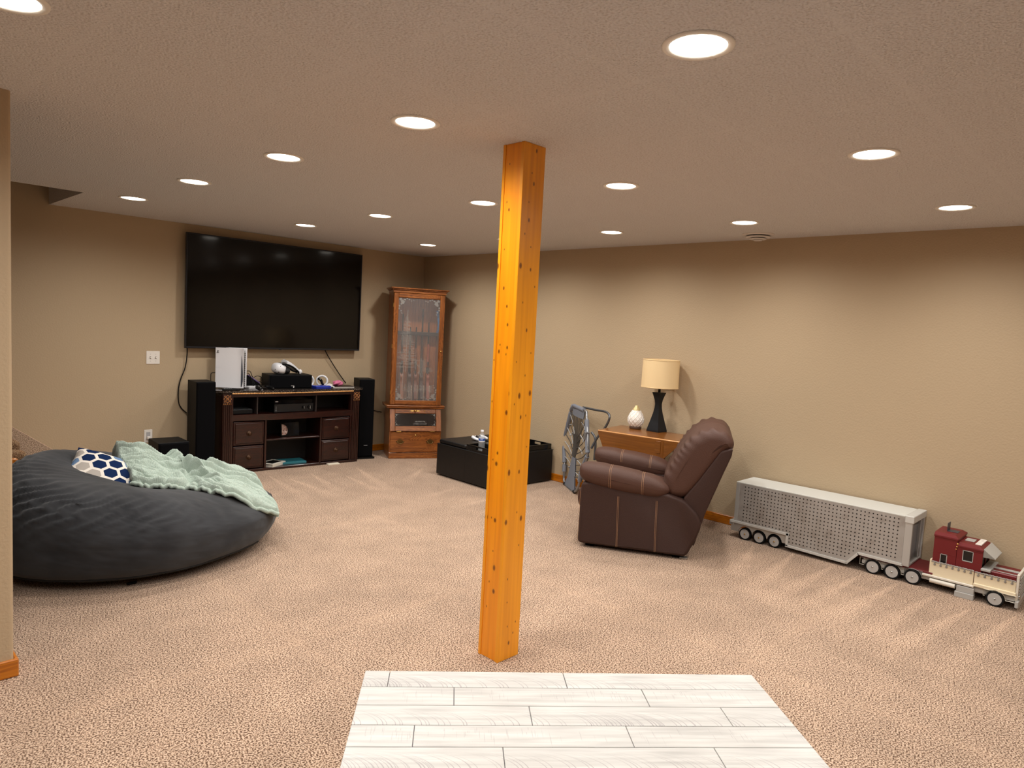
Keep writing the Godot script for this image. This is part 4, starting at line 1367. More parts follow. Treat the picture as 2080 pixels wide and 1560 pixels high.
	sg_.surf(3, 14, func(u: float, v: float) -> Vector3: return Vector3(-0.012 + 0.024 * u + 0.012 * sin(PI * v * 1.2), 0.25 * v, 0.008 * sin(6.0 * v) - 0.003), Vector3(0, 0, -1), true)
	single("blue_strap", sg_, mat("blue_strap", c8(54, 104, 150), 0.5), "blue hanging strap inside the glass cabinet's upper right", "strap", "", in_cab(0.528, 1.405, -0.2), c_turn)

func rifle(label: String, at: Vector3, top: float, fore: float, wood_c: Color, i: int) -> void:
	var t := thing("rifle", label, "rifle", at, c_turn, "rifles standing in the glass cabinet")
	var wm := mat("gunstock_%d" % i, wood_c, 0.35)
	var st := mat("gun_steel", c8(30, 30, 33), 0.35, 0.5, 0.6)
	part(t, "barrel", G.new().cyl(Vector3(0, 0.30, 0), Vector3(0, top, -0.02), 0.0105, 10, 0.0075), st)
	part(t, "forend", G.new().tube([Vector3(0, fore - 0.26, 0.008), Vector3(0, fore - 0.2, 0.008), Vector3(0, fore - 0.05, 0.004), Vector3(0, fore, 0.0)], 0.019, 10, false, 0.013), wm)
	part(t, "receiver", G.new().bx(-0.012, 0.012, 0.29, 0.45, -0.02, 0.026, 0.006), mat("bright_steel", c8(150, 150, 150), 0.3, 0.5, 0.8) if i == 2 else st)
	part(t, "buttstock", G.new().prism(rpoly([Vector2(-0.02, 0.0), Vector2(0.10, 0.012), Vector2(0.09, 0.05), Vector2(0.045, 0.22), Vector2(0.055, 0.27), Vector2(0.03, 0.31), Vector2(-0.02, 0.32)], 0.02, 3), -0.016, 0.016, Transform3D(Basis(Vector3(0, 0, 1), Vector3(0, 1, 0), Vector3(-1, 0, 0)), Vector3.ZERO)), wm)
	part(t, "trigger_guard", G.new().tube(curve([Vector3(0, 0.36, 0.024), Vector3(0, 0.35, 0.05), Vector3(0, 0.31, 0.052), Vector3(0, 0.29, 0.03)], 4), 0.003, 6), st)

func blob(im: Image, cx: float, cy: float, rx: float, ry: float, a: float, rng: RandomNumberGenerator, rough := 0.35) -> void:
	var ph := rng.randf() * TAU
	for y in range(maxi(0, int(cy - ry * 1.5)), mini(im.get_height(), int(cy + ry * 1.5) + 1)):
		for x in range(maxi(0, int(cx - rx * 1.5)), mini(im.get_width(), int(cx + rx * 1.5) + 1)):
			var dx := (x - cx) / rx
			var dy := (y - cy) / ry
			var an := atan2(dy, dx)
			var lim := 1.0 + rough * sin(an * 5.0 + ph) * 0.6 + rough * sin(an * 9.0 + ph * 2.0) * 0.4
			if Vector2(dx, dy).length() < lim:
				var c := im.get_pixel(x, y)
				c.a = maxf(c.a, a)
				im.set_pixel(x, y, c)

func line(im: Image, p: Vector2, q: Vector2, w: float, a: float) -> void:
	var n := int(p.distance_to(q)) + 1
	for i in n + 1:
		var c := p.lerp(q, float(i) / n)
		for yy in range(int(c.y - w), int(c.y + w) + 1):
			for xx in range(int(c.x - w), int(c.x + w) + 1):
				if xx >= 0 and yy >= 0 and xx < im.get_width() and yy < im.get_height():
					var k := im.get_pixel(xx, yy)
					k.a = maxf(k.a, a)
					im.set_pixel(xx, yy, k)

func vine(im: Image, cx: float, cy: float, sx: float, sy: float, k: float, rng: RandomNumberGenerator) -> void:
	for i in 7:
		var u := i / 6.0
		blob(im, cx + sx * (6 + 90 * u) * k, cy + sy * (8 + 8 * sin(u * 9.0)) * k, (9.0 - 5.0 * u) * k, (6.0 - 3.0 * u) * k, 0.6, rng)
		blob(im, cx + sx * (8 + 10 * sin(u * 8.0)) * k, cy + sy * (6 + 96 * u) * k, (8.0 - 4.0 * u) * k, (9.0 - 5.0 * u) * k, 0.6, rng)
	blob(im, cx + sx * 22 * k, cy + sy * 26 * k, 13 * k, 13 * k, 0.6, rng)

func etch_mat(n: String, im: Image) -> StandardMaterial3D:
	var m := mat(n, c8(168, 165, 160), 0.8, 0.2)
	m.albedo_texture = ImageTexture.create_from_image(im)
	m.transparency = BaseMaterial3D.TRANSPARENCY_ALPHA
	return m

func etch_door() -> StandardMaterial3D:
	var w := 256
	var h := 640
	var im := Image.create(w, h, false, Image.FORMAT_RGBA8)
	im.fill(Color(1, 1, 1, 0.0))
	var rng := RandomNumberGenerator.new()
	rng.seed = 12
	# tall pine tree on the left
	for k in 44:
		var f := k / 43.0
		var y := lerpf(0.17, 0.68, f) * h
		var half := lerpf(4.0, 62.0, pow(f, 0.8))
		var gap := rng.randf()
		if gap < 0.12:
			continue
		var cx := 56.0 + rng.randf_range(-0.35, 0.35) * half + (10.0 if f > 0.5 else 0.0)
		blob(im, cx - half * 0.45, y + rng.randf_range(-5, 5), half * rng.randf_range(0.25, 0.55), rng.randf_range(3, 7), 0.34, rng, 0.6)
		blob(im, cx + half * 0.45, y + rng.randf_range(-5, 5), half * rng.randf_range(0.25, 0.6), rng.randf_range(3, 7), 0.34, rng, 0.6)
	line(im, Vector2(58, 0.12 * h), Vector2(58, 0.72 * h), 1.5, 0.5)
	line(im, Vector2(44, 0.66 * h), Vector2(40, 0.9 * h), 2.0, 0.4)
	line(im, Vector2(24, 0.68 * h), Vector2(22, 0.88 * h), 1.2, 0.35)
	# faint deer in the lower right: head, neck, body, antlers
	blob(im, 158, 0.655 * h, 22, 46, 0.28, rng, 0.25)
	blob(im, 150, 0.72 * h, 16, 20, 0.3, rng, 0.2)
	blob(im, 190, 0.70 * h, 34, 16, 0.2, rng, 0.3)
	for s in [-1.0, 1.0]:
		line(im, Vector2(152, 0.68 * h), Vector2(152 + s * 40, 0.63 * h), 1.0, 0.35)
		line(im, Vector2(152 + s * 26, 0.648 * h), Vector2(152 + s * 30, 0.60 * h), 0.8, 0.35)
		line(im, Vector2(152 + s * 40, 0.63 * h), Vector2(152 + s * 36, 0.585 * h), 0.8, 0.35)
	# grass and brush
	for k in 240:
		var x := rng.randf_range(50, 230)
		var y := rng.randf_range(0.855, 0.925) * h
		line(im, Vector2(x, y), Vector2(x + rng.randf_range(-9, 9), y - rng.randf_range(3, 14)), 0.5, rng.randf_range(0.2, 0.5))
	vine(im, 4, 4, 1, 1, 0.9, rng)
	vine(im, w - 5, 4, -1, 1, 0.9, rng)
	vine(im, 4, h - 5, 1, -1, 0.9, rng)
	vine(im, w - 5, h - 5, -1, -1, 0.9, rng)
	return etch_mat("door_etching", im)

func etch_flap() -> StandardMaterial3D:
	var w := 320
	var h := 100
	var im := Image.create(w, h, false, Image.FORMAT_RGBA8)
	im.fill(Color(1, 1, 1, 0.0))
	var rng := RandomNumberGenerator.new()
	rng.seed = 18
	vine(im, 3, 3, 1, 1, 0.36, rng)
	vine(im, w - 4, 3, -1, 1, 0.36, rng)
	vine(im, 3, h - 4, 1, -1, 0.36, rng)
	vine(im, w - 4, h - 4, -1, -1, 0.36, rng)
	# faint scenery line, low right of the middle
	for k in 60:
		var x := rng.randf_range(150, 232)
		line(im, Vector2(x, 60 + rng.randf_range(0, 8)), Vector2(x + 3, 60 + rng.randf_range(0, 10)), 0.6, 0.4)
	for k in 50:
		var x := rng.randf_range(140, 250)
		line(im, Vector2(x, 88), Vector2(x + rng.randf_range(-3, 3), 88 - rng.randf_range(2, 14)), 0.5, 0.35)
	return etch_mat("flap_etching", im)

# ---------------------------------------------------------------- storage ottoman
const OO := Vector3(-0.861, 0, 2.195)
var o_turn := -0.035

func on_ott(u: float, y: float, z: float) -> Vector3:
	return OO + Vector3(cos(o_turn), 0, -sin(o_turn)) * u + Vector3.UP * y + Vector3(sin(o_turn), 0, cos(o_turn)) * z

func ottoman() -> void:
	var t := thing("storage_ottoman", "square black leather storage ottoman with an upturned tray lid behind the post", "ottoman", OO, o_turn)
	var le := leather("black_leather", c8(16, 14, 14), 0.42, 6.0, 0.12)
	var S := 0.825
	part(t, "body", G.new().bx(0.0, S, 0.012, 0.322, -S, 0.0, 0.008), le)
	for x in [0.06, S - 0.06]:
		for z in [-0.06, -S + 0.06]:
			part(t, "foot", G.new().lathe([Vector2(0.02, 0.0), Vector2(0.024, 0.012)], 12, Transform3D(Basis.IDENTITY, Vector3(x, 0, z))), M["black_plastic"])
	var sm := G.new()
	sm.cyl(Vector3(0.001, 0.02, -0.385), Vector3(0.001, 0.318, -0.385), 0.0025, 6)
	sm.cyl(Vector3(0.0, 0.318, -0.004), Vector3(0.0, 0.318, -S), 0.003, 6)
	sm.cyl(Vector3(0.004, 0.318, 0.0), Vector3(S, 0.318, 0.0), 0.003, 6)
	for s_ in [sm]:
		part(t, "seam", s_, le)
	# cushioned half of the lid at the back
	part(t, "lid_cushion", G.new().soft(rpoly([Vector2(0.012, -0.395), Vector2(S - 0.012, -0.395), Vector2(S - 0.012, -S + 0.012), Vector2(0.012, -S + 0.012)], 0.03, 4), 0.322, 0.364, 0.016, 4, 2, null, Transform3D(Basis(Vector3(1, 0, 0), Vector3(0, 0, 1), Vector3(0, 1, 0)), Vector3.ZERO)), le)
	# upturned half: a tray with a rim and slot handles
	var tm := mat("tray_black", c8(12, 11, 11), 0.16, 0.5)
	var x0 := 0.014
	var x1 := S - 0.014
	var z0 := -0.388
	var z1 := -0.014
	part(t, "tray_floor", G.new().bx(x0, x1, 0.323, 0.331, z0, z1, 0.0, 0), tm)
	part(t, "tray_rim", G.new().bx(x0, x1, 0.331, 0.378, z1 - 0.012, z1, 0.003), tm)
	part(t, "tray_rim", G.new().bx(x0, x1, 0.331, 0.378, z0, z0 + 0.012, 0.003), tm)
	for xs in [[x0, x0 + 0.012], [x1 - 0.012, x1]]:
		var zc := (z0 + z1) / 2
		var rg := G.new()
		rg.bx(xs[0], xs[1], 0.331, 0.343, z0 + 0.012, z1 - 0.012, 0.002)
		rg.bx(xs[0], xs[1], 0.366, 0.378, z0 + 0.012, z1 - 0.012, 0.002)
		rg.bx(xs[0], xs[1], 0.343, 0.366, z0 + 0.012, zc - 0.045, 0.0)
		rg.bx(xs[0], xs[1], 0.343, 0.366, zc + 0.045, z1 - 0.012, 0.0)
		part(t, "tray_handle_side", rg, tm)
	gamepad("game_controller", "white game controller lying on the black ottoman's cushioned lid", on_ott(0.34, 0.3635, -0.6), o_turn + 0.15, M["white_plastic"], mat("pad_grey", c8(60, 60, 66), 0.3))
	water_bottle(on_ott(0.06, 0.331, -0.22))
	var sb := thing("small_canister", "small dark canister with a silver band on the tray behind the water bottle", "canister", on_ott(0.2, 0.331, -0.29), 0.0)
	part(sb, "body", G.new().lathe([Vector2(0, 0), Vector2(0.026, 0), Vector2(0.027, 0.003), Vector2(0.027, 0.085), Vector2(0.024, 0.09), Vector2(0, 0.09)], 20), M["black_plastic"])
	part(sb, "band", G.new().lathe([Vector2(0.0274, 0.05), Vector2(0.0274, 0.07)], 20), M["steel"])

func water_bottle(at: Vector3) -> void:
	var t := thing("water_bottle", "clear plastic water bottle with a blue and white label standing in the ottoman's tray", "bottle", at)
	var cp := mat("clear_plastic", Color(0.93, 0.97, 1.0, 0.16), 0.05)
	cp.transparency = BaseMaterial3D.TRANSPARENCY_ALPHA
	var prof := [Vector2(0.0, 0.004), Vector2(0.024, 0.0), Vector2(0.031, 0.006), Vector2(0.0315, 0.02), Vector2(0.0295, 0.028), Vector2(0.0315, 0.036), Vector2(0.0295, 0.045), Vector2(0.0315, 0.053), Vector2(0.0295, 0.062), Vector2(0.0315, 0.07), Vector2(0.0305, 0.09), Vector2(0.0315, 0.13), Vector2(0.029, 0.145), Vector2(0.02, 0.165), Vector2(0.0135, 0.175), Vector2(0.0135, 0.19)]
	part(t, "shell", G.new().lathe(prof, 28), cp)
	var im := Image.create(128, 48, false, Image.FORMAT_RGB8)
	im.fill(c8(222, 226, 232))
	im.fill_rect(Rect2i(0, 10, 128, 24), c8(40, 84, 170))
	for k in 4:   # white lettering-like marks: too small to read in the photograph
		im.fill_rect(Rect2i(8 + k * 32, 18, 18, 3), c8(236, 238, 242))
		im.fill_rect(Rect2i(10 + k * 32, 24, 12, 2), c8(236, 238, 242))
	var lm := mat("bottle_label", Color.WHITE, 0.35)
	lm.albedo_texture = ImageTexture.create_from_image(im)
	lm.uv1_scale = Vector3(1, -1.0 / 0.042, 1)
	part(t, "label_band", G.new().lathe([Vector2(0.0318, 0.092), Vector2(0.0318, 0.134)], 28), lm)
	part(t, "cap", G.new().lathe([Vector2(0.0155, 0.186), Vector2(0.0155, 0.2), Vector2(0.014, 0.2035), Vector2(0, 0.2035)], 20), M["white_plastic"])

# ---------------------------------------------------------------- folded bungee chair
func bungee() -> void:
	var t := thing("folding_bungee_chair", "folded grey bungee-cord lounge chair leaning against the right wall", "folding chair", Vector3(-0.055, 0.0, 2.405), atan2(-0.824, -0.566))
	var P := func(a: float, b: float, z := 0.0) -> Vector3:
		return Vector3(a, b + 0.018, z - 0.03 * b)
	var oct := [[0.02, 0.0], [0.36, 0.0], [0.48, 0.12], [0.50, 0.22], [0.64, 0.40], [0.52, 0.72], [0.45, 0.775], [0.07, 0.775], [0.015, 0.72], [-0.135, 0.40], [-0.05, 0.18], [-0.035, 0.10]]
	var pts := []
	for o in oct:
		pts.append(P.call(o[0], o[1]))
	var tubem := mat("chair_tube", c8(150, 152, 156), 0.3, 0.5, 0.7)
	var cloth := mat("chair_cloth", c8(120, 124, 134), 0.8)
	part(t, "frame", G.new().tube(curve(pts, 4, true), 0.012, 8, true), tubem)
	for seg in [[7, 8], [8, 9], [9, 10], [4, 5], [3, 4], [10, 11], [2, 3], [6, 7]]:
		var q := []
		for k in seg:
			q.append(P.call(oct[k][0], oct[k][1]))
		if seg.size() == 2:
			q = [q[0].lerp(q[1], 0.06), q[0].lerp(q[1], 0.94)]
		part(t, "sleeve", G.new().tube(q, 0.021, 8), cloth)
	# bottom seat panel and head panel
	var panel := func(quad: Array) -> G:
		var g := G.new()
		for zz in [0.0045, -0.0045]:
			g.surf(6, 6, func(u: float, v: float) -> Vector3:
				var a := (Vector2(quad[0][0], quad[0][1])).lerp(Vector2(quad[1][0], quad[1][1]), u)
				var b := (Vector2(quad[3][0], quad[3][1])).lerp(Vector2(quad[2][0], quad[2][1]), u)
				var c := a.lerp(b, v)
				return P.call(c.x, c.y, zz + 0.008 * sin(PI * u)), Vector3(0, 0, signf(zz)), true)
		return g
	part(t, "foot_panel", panel.call([[0.02, -0.002], [0.37, -0.002], [0.33, 0.14], [0.12, 0.11]]), cloth)
	part(t, "seat_panel", panel.call([[0.12, 0.11], [0.345, 0.14], [0.31, 0.31], [0.19, 0.30]]), cloth)
	part(t, "head_panel", panel.call([[0.09, 0.69], [0.44, 0.69], [0.46, 0.775], [0.07, 0.775]]), cloth)
	# elastic cords laced from the frame to the panels
	var cm := mat("cord_grey", c8(74, 70, 66), 0.7)
	var cl := mat("cord_light", c8(168, 170, 172), 0.6)
	var lace := func(a: Array, b: Array, m: Material) -> void:
		var p: Vector3 = P.call(a[0], a[1], 0.006)
		var q: Vector3 = P.call(b[0], b[1], 0.006)
		var mid := p.lerp(q, 0.5) + Vector3(0.006, -0.006, -0.012)
		part(t, "cord", G.new().tube(curve([p, mid, q], 3), 0.0042, 5), m)
	for k in 9:
		lace.call([0.1 + k * 0.041, 0.695], [0.2 + k * 0.0115, 0.305], cm)
	for k in 8:
		var f := k / 7.0
		lace.call([0.505 + 0.12 * sin(f * PI * 0.55), 0.70 - 0.52 * f], [0.30 + 0.04 * f, 0.50 - 0.36 * f], cm)
		lace.call([0.0 - 0.12 * sin(f * PI * 0.6), 0.69 - 0.5 * f], [0.205 - 0.06 * f, 0.52 - 0.34 * f], cl if k % 2 == 0 else cm)
	for k in 5:
		lace.call([0.40 - 0.01 * k, 0.66 - 0.12 * k], [0.50, 0.60 - 0.11 * k], cl)
		lace.call([0.02 + 0.02 * k, 0.58 - 0.1 * k], [0.12 + 0.012 * k, 0.62 - 0.1 * k], cl)
	# folded rear leg frame
	part(t, "leg_frame", G.new().tube(curve([P.call(0.28, 0.785, -0.035), P.call(0.50, 0.79, -0.08), P.call(0.70, 0.795, -0.12), P.call(0.77, 0.755, -0.125), P.call(0.72, 0.66, -0.11), P.call(0.655, 0.56, -0.07), P.call(0.635, 0.46, -0.03)], 5), 0.0105, 8), mat("dark_tube", c8(96, 98, 102), 0.35, 0.5, 0.6))
	part(t, "leg_frame", G.new().tube(curve([P.call(0.60, 0.60, -0.03), P.call(0.64, 0.54, -0.06), P.call(0.66, 0.36, -0.06)], 5), 0.0105, 8), mat("dark_tube", c8(96, 98, 102), 0.35, 0.5, 0.6))
	part(t, "joint_clip", G.new().bx(0.555, 0.6, 0.545, 0.62, -0.035, 0.012, 0.006), tubem)
	for a in [[0.03, 0.0], [0.35, 0.0]]:
		part(t, "foot_cap", G.new().ball(P.call(a[0], a[1]), Vector3(0.02, 0.018, 0.02), 10, 8), M["black_plastic"])

# ---------------------------------------------------------------- drop-leaf table with lamp and diffuser
func side_table() -> void:
	var y := 0.692
	var o := Vector3(-0.36, 0, 3.50)
	var FL := Vector2(-0.574, 3.172) - Vector2(o.x, o.z)
	var FR := Vector2(-0.470, 3.898) - Vector2(o.x, o.z)
	var BL := Vector2(-0.143, 3.096) - Vector2(o.x, o.z)
	var BR := Vector2(-0.09, 3.734) - Vector2(o.x, o.z)
	var wd: Material = M["table_oak"]
	var t := thing("drop_leaf_table", "oak drop-leaf side table with its front leaf folded down behind the recliner", "side table", o)
	var flat_ := Transform3D(Basis(Vector3(1, 0, 0), Vector3(0, 0, 1), Vector3(0, -1, 0)), Vector3.ZERO)
	part(t, "table_top", G.new().prism(rpoly([FL, FR, BR, BL], 0.006, 2), -y, -(y - 0.02), flat_, 1), wd)
	# hanging leaf
	var ln := FL.distance_to(FR)
	var dx := (FR - FL) / ln
	var lx := Transform3D(Basis(Vector3(dx.x, 0, dx.y), Vector3.UP, Vector3(dx.x, 0, dx.y).cross(Vector3.UP)), Vector3(FL.x, 0, FL.y))
	var lf := G.new()
	lf.prism(rpoly([Vector2(0.0, y - 0.006), Vector2(0.004, y - 0.03), Vector2(0.14, 0.37), Vector2(ln - 0.30, 0.37), Vector2(ln - 0.008, y - 0.03), Vector2(ln, y - 0.006)], 0.006, 2), 0.002, 0.020, lx, 0)
	part(t, "drop_leaf", lf, wd)
	part(t, "leaf_edge", G.new().tube([lx * Vector3(0.0, y - 0.008, 0.012), lx * Vector3(ln, y - 0.008, 0.012)], 0.0085, 8), mat("edge_light", c8(196, 140, 84), 0.3))
	part(t, "apron", G.new().bx(-0.16, 0.14, y - 0.12, y - 0.02, -0.26, 0.24, 0.003, 2), wd)
	for p in [[-0.15, -0.25], [-0.13, 0.25], [0.13, -0.26], [0.15, 0.2]]:
		part(t, "leg", G.new().lathe([Vector2(0.014, 0.0), Vector2(0.018, 0.1), Vector2(0.024, 0.3), Vector2(0.018, 0.5), Vector2(0.026, 0.56), Vector2(0.026, y - 0.02)], 14, Transform3D(Basis.IDENTITY, Vector3(p[0], 0, p[1]))), wd)
	# lamp
	var l := thing("table_lamp", "table lamp with a cream drum shade and black hourglass base on the oak side table", "lamp", Vector3(-0.172, y, 3.48), -0.09)
	var prof := [[0.0, 0.0605], [0.008, 0.0615], [0.02, 0.059], [0.06, 0.050], [0.11, 0.039], [0.16, 0.0285], [0.20, 0.0225], [0.235, 0.0205], [0.27, 0.0245], [0.30, 0.032], [0.325, 0.039], [0.335, 0.042]]
	var bg := G.new()
	for k in 4:
		var rot := Basis(Vector3.UP, k * PI / 2)
		bg.smooth()
		for i in prof.size() - 1:
			var a: Array = prof[i]
			var b: Array = prof[i + 1]
			bg.quad(rot * Vector3(-a[1], a[0], a[1]), rot * Vector3(a[1], a[0], a[1]), rot * Vector3(b[1], b[0], b[1]), rot * Vector3(-b[1], b[0], b[1]), rot * Vector3(0, 0, 1))
	bg.flat()
	for e in [prof[0], prof[prof.size() - 1]]:
		bg.quad(Vector3(-e[1], e[0], -e[1]), Vector3(e[1], e[0], -e[1]), Vector3(e[1], e[0], e[1]), Vector3(-e[1], e[0], e[1]), Vector3(0, 1.0 if e[0] > 0.1 else -1.0, 0))
	part(l, "base", bg, mat("lamp_black", c8(26, 27, 30), 0.55, 0.35))
	part(l, "stem", G.new().cyl(Vector3(0, 0.334, 0), Vector3(0, 0.40, 0), 0.011, 12), M["black_plastic"])
	var sh := mat("lamp_shade", c8(248, 220, 172), 0.85, 0.1)
	sh.backlight_enabled = true
	sh.backlight = Color(0.5, 0.46, 0.36)
	sh.heightmap_enabled = true
	sh.heightmap_texture = ntex(77, 0.2, 2, 1024)
	sh.heightmap_scale = 0.05
	sh.uv1_scale = Vector3(2, 2, 1)
	var sg_ := G.new()
	sg_.lathe([Vector2(0.156, 0.375), Vector2(0.153, 0.615)], 48)
	sg_.lathe([Vector2(0.151, 0.615), Vector2(0.154, 0.375)], 48)
	sg_.lathe([Vector2(0.153, 0.615), Vector2(0.151, 0.615)], 48, Transform3D.IDENTITY, false)
	sg_.lathe([Vector2(0.154, 0.375), Vector2(0.156, 0.375)], 48, Transform3D.IDENTITY, false)
	part(l, "shade", sg_, sh)
	for s in [0.379, 0.611]:
		var ring := []
		for i in 48:
			var an := TAU * i / 48.0
			ring.append(Vector3(cos(an) * (0.1565 - 0.003 * (s - 0.375) / 0.24), s, sin(an) * (0.1565 - 0.003 * (s - 0.375) / 0.24)))
		part(l, "shade_trim", G.new().tube(ring, 0.0022, 6, true), sh)
	part(l, "shade_spider", G.new().cyl(Vector3(-0.152, 0.60, 0), Vector3(0.152, 0.60, 0), 0.002, 6).cyl(Vector3(0, 0.60, -0.152), Vector3(0, 0.60, 0.152), 0.002, 6).cyl(Vector3(0, 0.40, 0), Vector3(0, 0.60, 0), 0.004, 8), M["steel"])
	part(l, "bulb", G.new().lathe([Vector2(0.013, 0.40), Vector2(0.014, 0.425), Vector2(0.03, 0.47), Vector2(0.028, 0.495), Vector2(0.015, 0.512), Vector2(0, 0.516)], 18), mat("bulb_white", c8(236, 236, 230), 0.3))
	# aroma diffuser
	var d := thing("aroma_diffuser", "white egg-shaped lattice diffuser with a gold spout on the oak side table", "diffuser", Vector3(-0.215, y, 3.292))
	part(d, "base", G.new().lathe([Vector2(0.0, 0.0), Vector2(0.048, 0.0), Vector2(0.051, 0.004), Vector2(0.052, 0.02), Vector2(0.047, 0.024), Vector2(0.0, 0.024)], 28), mat("dark_wood_base", c8(84, 58, 42), 0.5))
	var egg := func(v: float) -> Vector2:
		return Vector2(lerpf(0.045, 0.033, v) + 0.030 * sin(PI * pow(v, 0.85)), 0.022 + 0.14 * v)
	var ep := []
	for i in 15:
		ep.append(egg.call(i / 14.0))
	part(d, "egg", G.new().lathe(ep, 32), mat("porcelain", c8(240, 234, 226), 0.45))
	var lat := G.new()
	for s in [-1.0, 1.0]:
		for k in 12:
			var q := []
			for i in 13:
				var v := i / 12.0
				var e: Vector2 = egg.call(v)
				var an: float = TAU * k / 12.0 + s * v * 1.9
				q.append(Vector3(cos(an) * e.x, e.y, sin(an) * e.x))
			lat.tube(q, 0.0026, 5)
	var lp := part(d, "lattice", lat, M["porcelain"])
	lp.set_meta("kind", "stuff")
	part(d, "spout", G.new().lathe([Vector2(0.035, 0.16), Vector2(0.030, 0.172), Vector2(0.022, 0.184), Vector2(0.015, 0.194), Vector2(0.013, 0.202), Vector2(0.009, 0.203), Vector2(0.0, 0.2)], 24), mat("spout_gold", c8(222, 200, 146), 0.4, 0.5, 0.35))

# ---------------------------------------------------------------- recliner: x runs front to back, z towards the camera side, y up
func recliner() -> void:
	var t := thing("recliner", "brown leather recliner with padded arms and contrast stitching in front of the oak side table", "recliner", Vector3(-1.481, 0, 3.718), atan2(-0.876, 0.482))
	var le := leather("brown_leather", c8(76, 48, 37), 0.62, 5.0, 0.10)
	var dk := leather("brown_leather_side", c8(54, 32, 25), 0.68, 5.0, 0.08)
	var th := mat("stitching", c8(176, 134, 100), 0.7)
	var W := -0.87
	var nz := FastNoiseLite.new()
	nz.seed = 4
	nz.frequency = 6.0
	# side bodies under the arms
	var side := rpoly([Vector2(0.0, 0.028), Vector2(0.002, 0.46), Vector2(0.10, 0.47), Vector2(0.60, 0.44), Vector2(0.71, 0.408), Vector2(0.80, 0.325), Vector2(0.83, 0.25), Vector2(0.805, 0.17), Vector2(0.745, 0.028)], 0.03, 4, 0.04)
	var bulge := func(p: Vector3, _o: Vector3) -> Vector3:
		p.z += 0.004 * sin(p.x * 22.0 + p.y * 9.0) * sin(PI * clampf(p.y / 0.45, 0.0, 1.0)) * signf(p.z + 0.435)
		return p
	part(t, "side_panel", G.new().soft(side, 0.0, -0.19, 0.018, 4, 3, bulge), dk)
	part(t, "side_panel", G.new().soft(side, W, W + 0.19, 0.018, 4, 3, bulge), dk)
	for x in [0.266, 0.274, 0.526, 0.534]:
		var xa: float = x
		part(t, "stitch_line", G.new().tube([Vector3(xa - 0.004, 0.39, 0.0045), Vector3(xa, 0.2, 0.0052), Vector3(xa + 0.005, 0.035, 0.0035)], 0.0010, 5), th)
	part(t, "stitch_line", G.new().tube([Vector3(-0.001, 0.40, -0.012), Vector3(-0.002, 0.04, -0.012)], 0.0010, 5), th)
	# pillow arms
	for s in [0, 1]:
		var zc: float = -0.085 if s == 0 else W + 0.085
		var arm := func(u: float, v: float) -> Vector3:
			var f := pow(maxf(0.0, 1.0 - pow(absf(2.0 * u - 1.0), 7.0)), 0.42)
			var x := lerpf(-0.028, 0.615, u)
			var top := 0.604 - 0.075 * u - 0.03 * pow(maxf(0.0, u - 0.75) * 4.0, 2.0) + 0.012 * sin(PI * u)
			var bot := 0.462 - 0.15 * u + 0.085 * pow(u, 2.0) + 0.03 * pow(maxf(0.0, u - 0.8) * 5.0, 2.0)
			var dent := 1.0 - 0.035 * exp(-pow((x - 0.195) / 0.02, 2.0)) - 0.035 * exp(-pow((x - 0.42) / 0.02, 2.0))
			var a := TAU * v
			var ca := signf(cos(a)) * pow(absf(cos(a)), 0.8)
			var sa := signf(sin(a)) * pow(absf(sin(a)), 0.8)
			var mid := (top + bot) * 0.5
			var pl := 1.0 + 0.03 * sin(v * TAU * 9.0) * pow(absf(2.0 * u - 1.0), 10.0)
			var p := Vector3(x, mid + (top - bot) * 0.5 * sa * f * dent * pl, zc + 0.112 * ca * f * dent * pl)
			return p + Vector3(0, 1, 0.5) * 0.004 * nz.get_noise_3d(x, v * 0.4, zc * 3.0)
		part(t, "arm_pad", G.new().surf(56, 40, func(u: float, v: float) -> Vector3: return arm.call(u, v), Vector3(0.29, 0.48, zc)), le)
		for xs in [0.345, 0.362, 0.693, 0.710]:
			var q := []
			for k in 29:
				var v := lerpf(-0.16, 0.5, k / 28.0)
				if s == 1:
					v = lerpf(0.0, 0.66, k / 28.0)
				var p: Vector3 = arm.call(xs + (0.012 * (0.25 - v) if s == 0 else 0.0), v)
				var c := Vector3(p.x, 0.48, zc)
				q.append(p + (p - c).normalized() * 0.0012)
			part(t, "stitch_line", G.new().tube(q, 0.0012, 5), th)
	# seat, front roll and footrest board
	part(t, "seat_cushion", G.new().soft(rpoly([Vector2(-0.03, 0.26), Vector2(-0.04, 0.36), Vector2(0.02, 0.45), Vector2(0.30, 0.455), Vector2(0.62, 0.42), Vector2(0.62, 0.26)], 0.06, 5, 0.05), -0.19, W + 0.19, 0.03, 4, 6), le)
	part(t, "footrest_roll", G.new().soft(rpoly([Vector2(0.02, 0.235), Vector2(-0.035, 0.245), Vector2(-0.05, 0.31), Vector2(-0.035, 0.385), Vector2(0.02, 0.38)], 0.04, 5, 0.03), -0.165, W + 0.165, 0.03, 4, 6), le)
	part(t, "footrest_board", G.new().soft(rpoly([Vector2(0.02, 0.04), Vector2(-0.015, 0.045), Vector2(-0.024, 0.14), Vector2(-0.018, 0.235), Vector2(0.02, 0.24)], 0.02, 4, 0.03), -0.14, W + 0.14, 0.02, 4, 6), dk)
	# back: rounded pillow with ruched ends, and the shell behind it
	var outline := rpoly([Vector2(0.60, 0.40), Vector2(0.55, 0.50), Vector2(0.605, 0.625), Vector2(0.665, 0.745), Vector2(0.735, 0.835), Vector2(0.81, 0.885), Vector2(0.88, 0.90), Vector2(0.95, 0.885), Vector2(1.0, 0.835), Vector2(1.0, 0.775), Vector2(0.95, 0.755), Vector2(0.81, 0.53), Vector2(0.72, 0.41)], 0.06, 5, 0.018)
